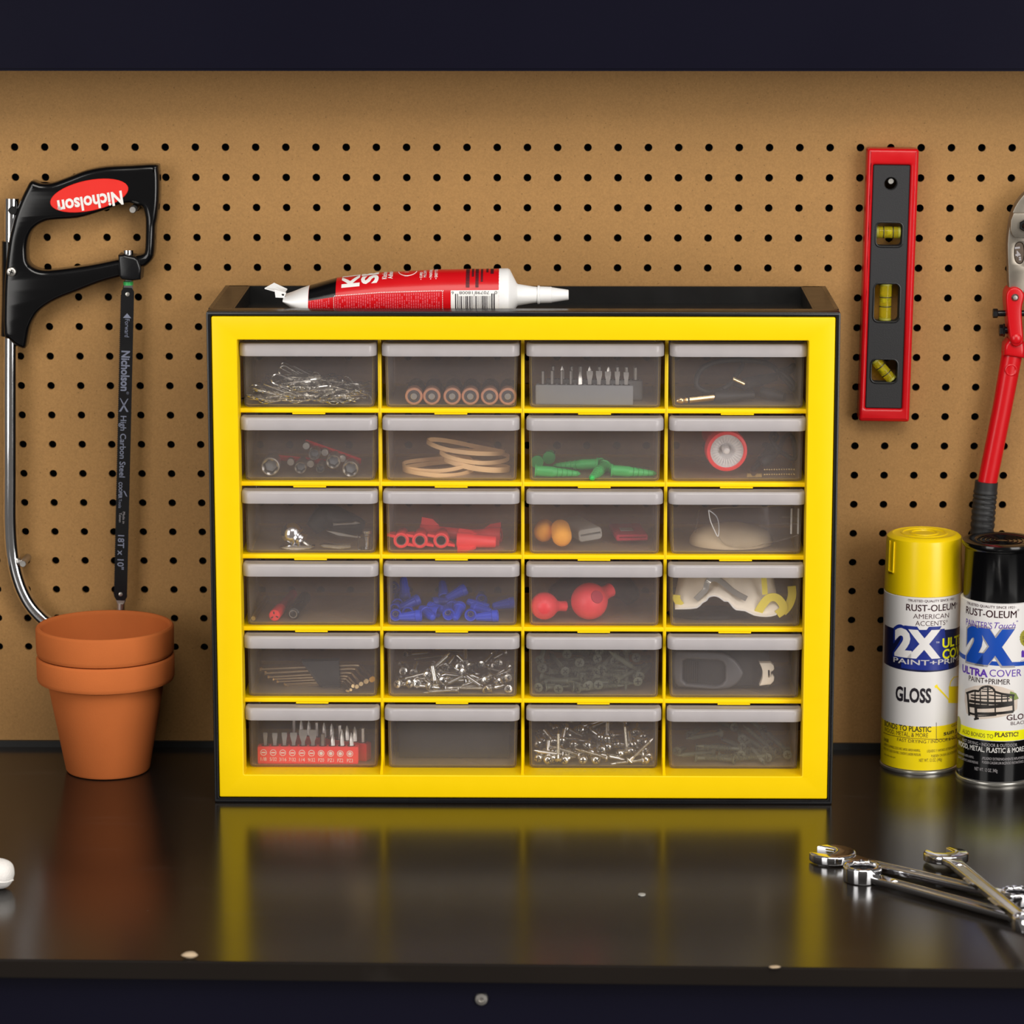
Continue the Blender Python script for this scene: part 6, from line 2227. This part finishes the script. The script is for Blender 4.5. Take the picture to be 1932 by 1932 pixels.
# screws ---------------------------------------------------------------------------------------------
def screw_mesh(L_, R, r, pan=False, n=10):
    m = MB()
    if pan:
        prof = [(0, -R * 0.55), (R * 0.5, -R * 0.5), (R * 0.85, -R * 0.28), (R, 0.0), (R * 0.96, 0.0004), (r, 0.0005)]
    else:
        prof = [(0, -0.0002), (R * 0.86, -0.0002), (R, 0.0), (R, 0.0005), (R * 0.55, R * 0.5), (r * 0.95, R * 0.85)]
    z = R * 0.9 if not pan else 0.001
    z0 = z + L_ * 0.12
    prof.append((r * 0.85, z0))
    k = int((L_ * 0.84 - z0) / 0.0013)
    for i in range(k):
        zz = z0 + (L_ * 0.84 - z0) * i / k
        dz = (L_ * 0.84 - z0) / k
        prof += [(r * 0.72, zz), (r * 1.12, zz + dz * 0.5)]
    prof += [(r * 0.72, L_ * 0.84), (r * 0.4, L_ * 0.94), (0, L_)]
    return m.lathe(prof, n)


def screw(L_, R, r, mat, pan):
    t = thing('screw', 'x', 'screw')
    screw_mesh(L_, R, r, pan).build('shank', M[mat], t, smooth=30)
    c = MB()
    zt = -R * 0.54 if pan else -0.0002
    for a in (0, PI / 2):
        c.box(-R * 0.56, R * 0.56, -R * 0.12, R * 0.12, zt - 0.00012, zt + 0.0009, RZ(a))
    c.build('cross_recess', M['dark'], t, smooth=0)
    return t


def heap(view, zf, xc, L_, R, r, mat, pan, items, label, group, nfill, k, y0, hmax, seed):
    many = Many(screw(L_, R, r, mat, pan))
    rn = random.Random(seed)
    xl, xh = xc - 0.0505, xc + 0.0505
    for it in items:
        p = view.pile(it[0], it[1], zf + R * 0.8, y0, k)
        p.z = max(p.z, zf + R)
        if len(it) == 2:
            d = Vector((rn.uniform(-0.35, 0.35), 1.0, rn.uniform(-0.25, 0.15)))
        else:
            q = view.on(it[2], it[3], p.y)
            a = q - p
            la = a.length
            if la < L_ * 0.97:
                a = a + Vector((0, math.sqrt(max(0, L_ * L_ - la * la)) * (1 if rn.random() < 0.85 else -0.3), 0))
            d = a
        d.normalize()
        tip = p + d * L_
        if tip.z < zf + 0.0008:
            d.z = max(-1, (zf + 0.0008 - p.z) / L_)
            d.normalize()
            tip = p + d * L_
        # keep inside the drawer
        dx = min(0, xh - 0.001 - max(tip.x, p.x + R)) + max(0, xl + 0.001 - min(tip.x, p.x - R))
        dy = max(0, 0.0275 - min(tip.y, p.y - R)) + min(0, 0.131 - max(tip.y, p.y))
        many.put(aim(p + Vector((dx, dy, 0)), d, rn.uniform(0, 1.5)), label + ', ' + facing(d) + ', ' + where(p, xc, zf, zf + hmax), group)
    for i in range(nfill):
        a = rn.uniform(0, 2 * PI) if L_ < 0.035 else rn.choice((0, PI)) + rn.uniform(-0.55, 0.55)
        cx = rn.uniform(xl + L_ * 0.5 * abs(math.cos(a)) + R, xh - L_ * 0.5 * abs(math.cos(a)) - R) if L_ * abs(math.cos(a)) + 2 * R < 0.098 else xc
        yl, yh2 = 0.030 + L_ * 0.5 * abs(math.sin(a)) + R, 0.122 - L_ * 0.5 * abs(math.sin(a))
        cy = yl + (yh2 - yl) * rn.random() ** 1.3
        h = min(hmax, max(0.001, k * (cy - y0)))
        z = zf + R + (h - R) * rn.random() if h > R else zf + R
        tl = rn.uniform(-0.12, 0.12) * min(1, (z - zf) / 0.012)
        d = Vector((math.cos(a), math.sin(a), tl)).normalized()
        p = Vector((cx, cy, z)) - d * L_ * 0.5
        p.z = max(p.z, zf + R)
        many.put(aim(p, d, rn.uniform(0, 1.5)), label + ', ' + facing(d) + ', ' + where(p, xc, zf, zf + hmax), group)


s52 = [(775, 530, 1100, 650), (765, 725, 700, 530), (1035, 760, 545, 805), (1350, 755, 1080, 650), (240, 645, 600, 605), (270, 690, 420, 800), (715, 725, 390, 745), (835, 715, 1100, 660), (1160, 490, 985, 420), (1400, 595, 1200, 640),
       (1340, 655, 1160, 665), (1505, 668), (1640, 750), (1500, 440, 1430, 520), (1665, 490, 1540, 540), (1690, 530, 1490, 590), (1390, 740, 1610, 810), (715, 510, 825, 390), (1080, 552, 910, 550), (1110, 450, 1100, 340), (1450, 480, 1215, 515),
       (780, 605, 930, 640), (380, 540), (500, 560), (450, 690), (540, 685), (1300, 465), (1660, 620), (1040, 490), (880, 490), (660, 590), (1560, 640)]
heap(C2, FL[4], XC[1], 0.030, 0.0034, 0.00155, 'zinc', False, s52, 'silver screw in the fifth row drawer', 'silver screws in the fifth row drawer', 34, 0.24, 0.030, 0.017, 3)
s63 = [(600, 1200, 830, 1380), (520, 1610, 520, 1270), (400, 1605), (265, 1560), (810, 1590), (965, 1605), (1085, 1555, 720, 1450), (1520, 1610, 1065, 1650), (1200, 1385, 1290, 1590), (1380, 1590, 1670, 1310), (1430, 1255), (1610, 1595), (860, 1410), (700, 1400),
       (1010, 1320), (1030, 1460), (1100, 1430), (780, 1220, 870, 1320), (400, 1560, 400, 1420), (760, 1520, 400, 1410), (1330, 1500, 1300, 1180), (1140, 1290, 1290, 1370), (1400, 1400, 1500, 1350), (1370, 1410, 1360, 1320), (590, 1590, 750, 1600), (470, 1370, 340, 1300),
       (330, 1360), (240, 1390), (1095, 1340, 1105, 1210), (1520, 1310), (1610, 1370), (1540, 1470), (370, 1520, 200, 1470), (560, 1360, 600, 1260), (640, 1490), (900, 1500), (1240, 1510, 1400, 1520), (470, 1490), (1380, 1480)]
heap(C3, FL[5], XC[2], 0.027, 0.0040, 0.0016, 'zinc', True, s63, 'silver round-head screw in the bottom row', 'silver screws in the bottom row drawer', 34, 0.34, 0.030, 0.026, 4)
s53 = [(920, 590, 1440, 820), (1030, 570, 1540, 810), (880, 705), (990, 700), (1455, 660), (790, 630, 210, 710), (520, 760, 660, 690), (960, 550, 1270, 400), (1020, 510, 570, 555), (1040, 520, 1400, 560), (980, 390, 800, 500), (1240, 640, 1680, 540), (770, 440), (600, 540, 410, 460),
       (1450, 540, 1300, 400), (860, 715, 700, 705), (250, 730, 460, 720), (250, 780, 420, 720), (300, 410), (1500, 380), (750, 770, 1300, 785), (1000, 300, 860, 310), (1330, 310, 1320, 430), (620, 340, 740, 400), (1180, 420, 960, 480), (330, 500), (1560, 600)]
heap(C3, FL[4], XC[2], 0.045, 0.0040, 0.0019, 'greenscrew', False, s53, 'grey-green screw in the fifth row', 'grey-green screws in the fifth row drawer', 42, 0.46, 0.029, 0.036, 6)
s64 = [(1110, 1320, 610, 1370), (570, 1330, 400, 1310), (860, 1230, 660, 1260), (1130, 1200), (1100, 1260, 830, 1190), (860, 1150), (150, 1275), (780, 1030), (640, 1090, 480, 1080), (330, 1110, 450, 1160), (840, 1250, 510, 1200), (850, 1310, 1010, 1320), (1180, 1270, 880, 1090), (1340, 1270, 1130, 1170), (1120, 1340, 1320, 1345), (1330, 1310), (930, 1250, 980, 1280), (1070, 1050, 960, 1080)]
heap(C4, FL[5], XC[3], 0.040, 0.0038, 0.0018, 'greenscrew', False, s64, 'grey-green screw in the bottom row', 'grey-green screws in the bottom right drawer', 18, 0.30, 0.030, 0.024, 8)

# row 5, fourth: dark case with pale bracket ----------------------------------------------------------
zf = FL[4]
cx0 = C4.on(700, 480, 0.05)
dc = thing('utility_case', 'black case with a rounded grey frame in the fifth row right drawer', 'case', T(cx0.x, 0.048, zf))
OC = Vector(dc.location)


def c4(u, v, Y=0.044):
    p = inside(C4.on(u, v, Y), XC[3], zf, 0.0006) - OC
    return (p.x, p.z)


body = [(190, 690), (140, 620), (140, 240), (200, 220), (1040, 235), (1110, 265), (1140, 330), (1150, 640), (1130, 695)]
MB().prism([[c4(*q) for q in body]], 0.0, 0.030, 0.003, 3).build('body', M['blackmatte'], dc, smooth=50)
fo = spline([c4(*q, 0.041) for q in ((170, 300), (300, 278), (560, 280), (690, 300), (800, 370), (868, 470), (872, 510), (820, 590), (720, 645), (560, 655), (320, 640), (180, 600))], 3, True)
fi = [c4(*q, 0.041) for q in ((260, 370), (300, 352), (620, 365), (670, 385), (692, 430), (692, 560), (660, 605), (600, 622), (300, 600), (258, 560))]
MB().prism([[tuple(p) for p in fo], fi], -0.0045, 0.001, 0.0022, 3).build('frame', pm('dark_grey_plastic', (0.10, 0.10, 0.11), 0.4), dc, smooth=50)
gp_ = MB()
for k in range(7):
    gp_.box(-0.0004, 0.0004, -0.0008, 0.0004, -0.009, 0.009, T(c4(290 + k * 22, 480)[0], -0.0002, c4(290, 480)[1]))
gp_.build('grip_lines', M['rubber'], dc, smooth=0)['kind'] = 'stuff'
bo_ = [(1035, 382), (1150, 380), (1180, 410), (1186, 440), (1172, 462), (1158, 474), (1165, 500), (1186, 525), (1180, 565), (1150, 598), (1110, 602), (1035, 612), (1052, 575), (1066, 530), (1068, 470), (1055, 425)]
sl_ = [c4(u, v, 0.036) for u, v in ((1122, 455), (1132, 452), (1142, 458), (1144, 525), (1134, 532), (1122, 526))]
bz = C4.on(1110, 495, 0.036)
OB4 = bz.copy()
P_ = [C4.on(u, v, 0.036) - OB4 for u, v in bo_]
S_ = [C4.on(u, v, 0.036) - OB4 for u, v in ((1122, 455), (1132, 452), (1142, 458), (1144, 525), (1134, 532), (1122, 526))]
solo(MB().prism([[(p.x, p.z) for p in P_], [(p.x, p.z) for p in S_]], 0.0, 0.0075, 0.0006, 2), 'slotted_bracket', 'mask', 'pale notched bracket with a slot against the black case', 'bracket', OB4, smooth=30)

# row 6, first: red bit holders ----------------------------------------------------------------------------
zf = FL[5]
yh = 0.0300
p0, p1 = C1.on(285, 1500, yh), C1.on(1470, 1500, yh)
Lh = p1.x - p0.x
Hh = C1.on(800, 1428, yh).z - zf
Mh = T(p0.x, yh, zf + 0.0001)
kx = Lh / (1470 - 285)
us = [375, 487, 600, 708, 820, 935, 1050, 1165, 1275, 1385]
tp = [(1275, 'flat', 50), (1280, 'flat', 60), (1275, 'flat', 62), (1275, 'flat', 80), (1240, 'flat', 96), (1240, 'flat', 92), (1285, 'hex', 62), (1290, 'star', 44), (1235, 'star', 44), (1275, 'star', 44)]
mk = ['1/8', '5/32', '3/16', '7/32', '1/4', '9/32', 'PZ0', 'PZ1', 'PZ2', 'PZ3']
ht = holder('bit_holder', 'red bit holder marked 1/8 to PZ3 in the bottom left drawer', Mh, Lh, 0.009, Hh, 'redlight', [(u - 285) * kx for u in us], 'red bit holders')
for k, (u, (vt, kd, wd), s_) in enumerate(zip(us, tp, mk)):
    x = (u - 285) * kx
    Lb = (1420 - vt) * kx + 0.0005
    put_bit(kd, wd * kx, Lb, Mh @ Vector((x, 0.0045, Hh + 0.0002)), 'steel driver bit above the %s mark of the front red holder' % s_, 'bits of the front red holder', 0.0 if kd != 'star' else 0.3)
    xm_ = (357 + k * (1372 - 357) / 9 - 285) * kx
    zc = C1.on(800, 1497 + k * 1.3, yh).z - zf
    MB().prism([circ(xm_, zc, 38 * kx, 24), circ(xm_, zc, 31 * kx, 24)], -0.00012, 0.0002).build('mark_ring', M['whiteprint'], ht, smooth=0)
    gm = MB()
    if k < 6:
        gm.box(xm_ - 24 * kx, xm_ + 24 * kx, -0.00012, 0.0002, zc - 7 * kx, zc + 7 * kx)
    else:
        for a in range(4):
            gm.box(-22 * kx, 22 * kx, -0.00012 - a * 0.00001, 0.0002, -6 * kx, 6 * kx, T(xm_, 0, zc) @ RY(a * PI / 4))
    gm.build('mark_symbol', M['whiteprint'], ht, smooth=0)
    zl = C1.on(800, 1594 + k * 1.6, yh).z - zf
    wl_ = (0.28 + 0.18 * len(s_)) * 62 * kx * 1.35
    lettering(s_, lambda x_, y_: Vector((xm_ - wl_ / 2 + wl_ * x_, -0.00012, zl + 44 * kx * y_)), M['whiteprint'], ht, 0.0)
Mh2 = T(p1.x - 0.0015, 0.0425, zf + 0.0001) @ RZ(2.70)
Lh2 = 0.078
ht2 = holder('bit_holder', 'red bit holder standing slanted behind the marked one in the bottom left drawer', Mh2 @ T(-0.0085, 0, 0) @ T(0, -0.009, 0), Lh2, 0.009, Hh * 1.0, 'redplastic', [0.006 + k * 0.0073 for k in range(10)], 'red bit holders')
e_ = C1.on(1490, 1500, 0.034)
for k in range(10):
    put_bit('star' if k % 3 else 'hex', 0.0042, 0.0122, Mh2 @ Vector((-0.0085 + 0.006 + k * 0.0073, -0.0045, Hh + 0.0002)), 'steel driver bit in the rear red holder of the bottom left drawer', 'bits of the rear red holder', 0.3)

# row 6, second: dark foam block ------------------------------------------------------------------------------
zf = FL[5]
p0, p1 = C2.on(325, 1640, 0.050), C2.on(1625, 1640, 0.050)
hh = C2.on(900, 1140, 0.050).z - zf
m = MB().prism([[(0, 0), (p1.x - p0.x, 0), (p1.x - p0.x + 0.001, hh), (-0.0005, hh)]], 0, 0.060, 0.0015, 3)
solo(m, 'foam_block', 'blackmatte', 'plain black foam block filling the bottom row drawer beside the silver screws', 'foam block', (p0.x, 0.050, zf + 0.0002))
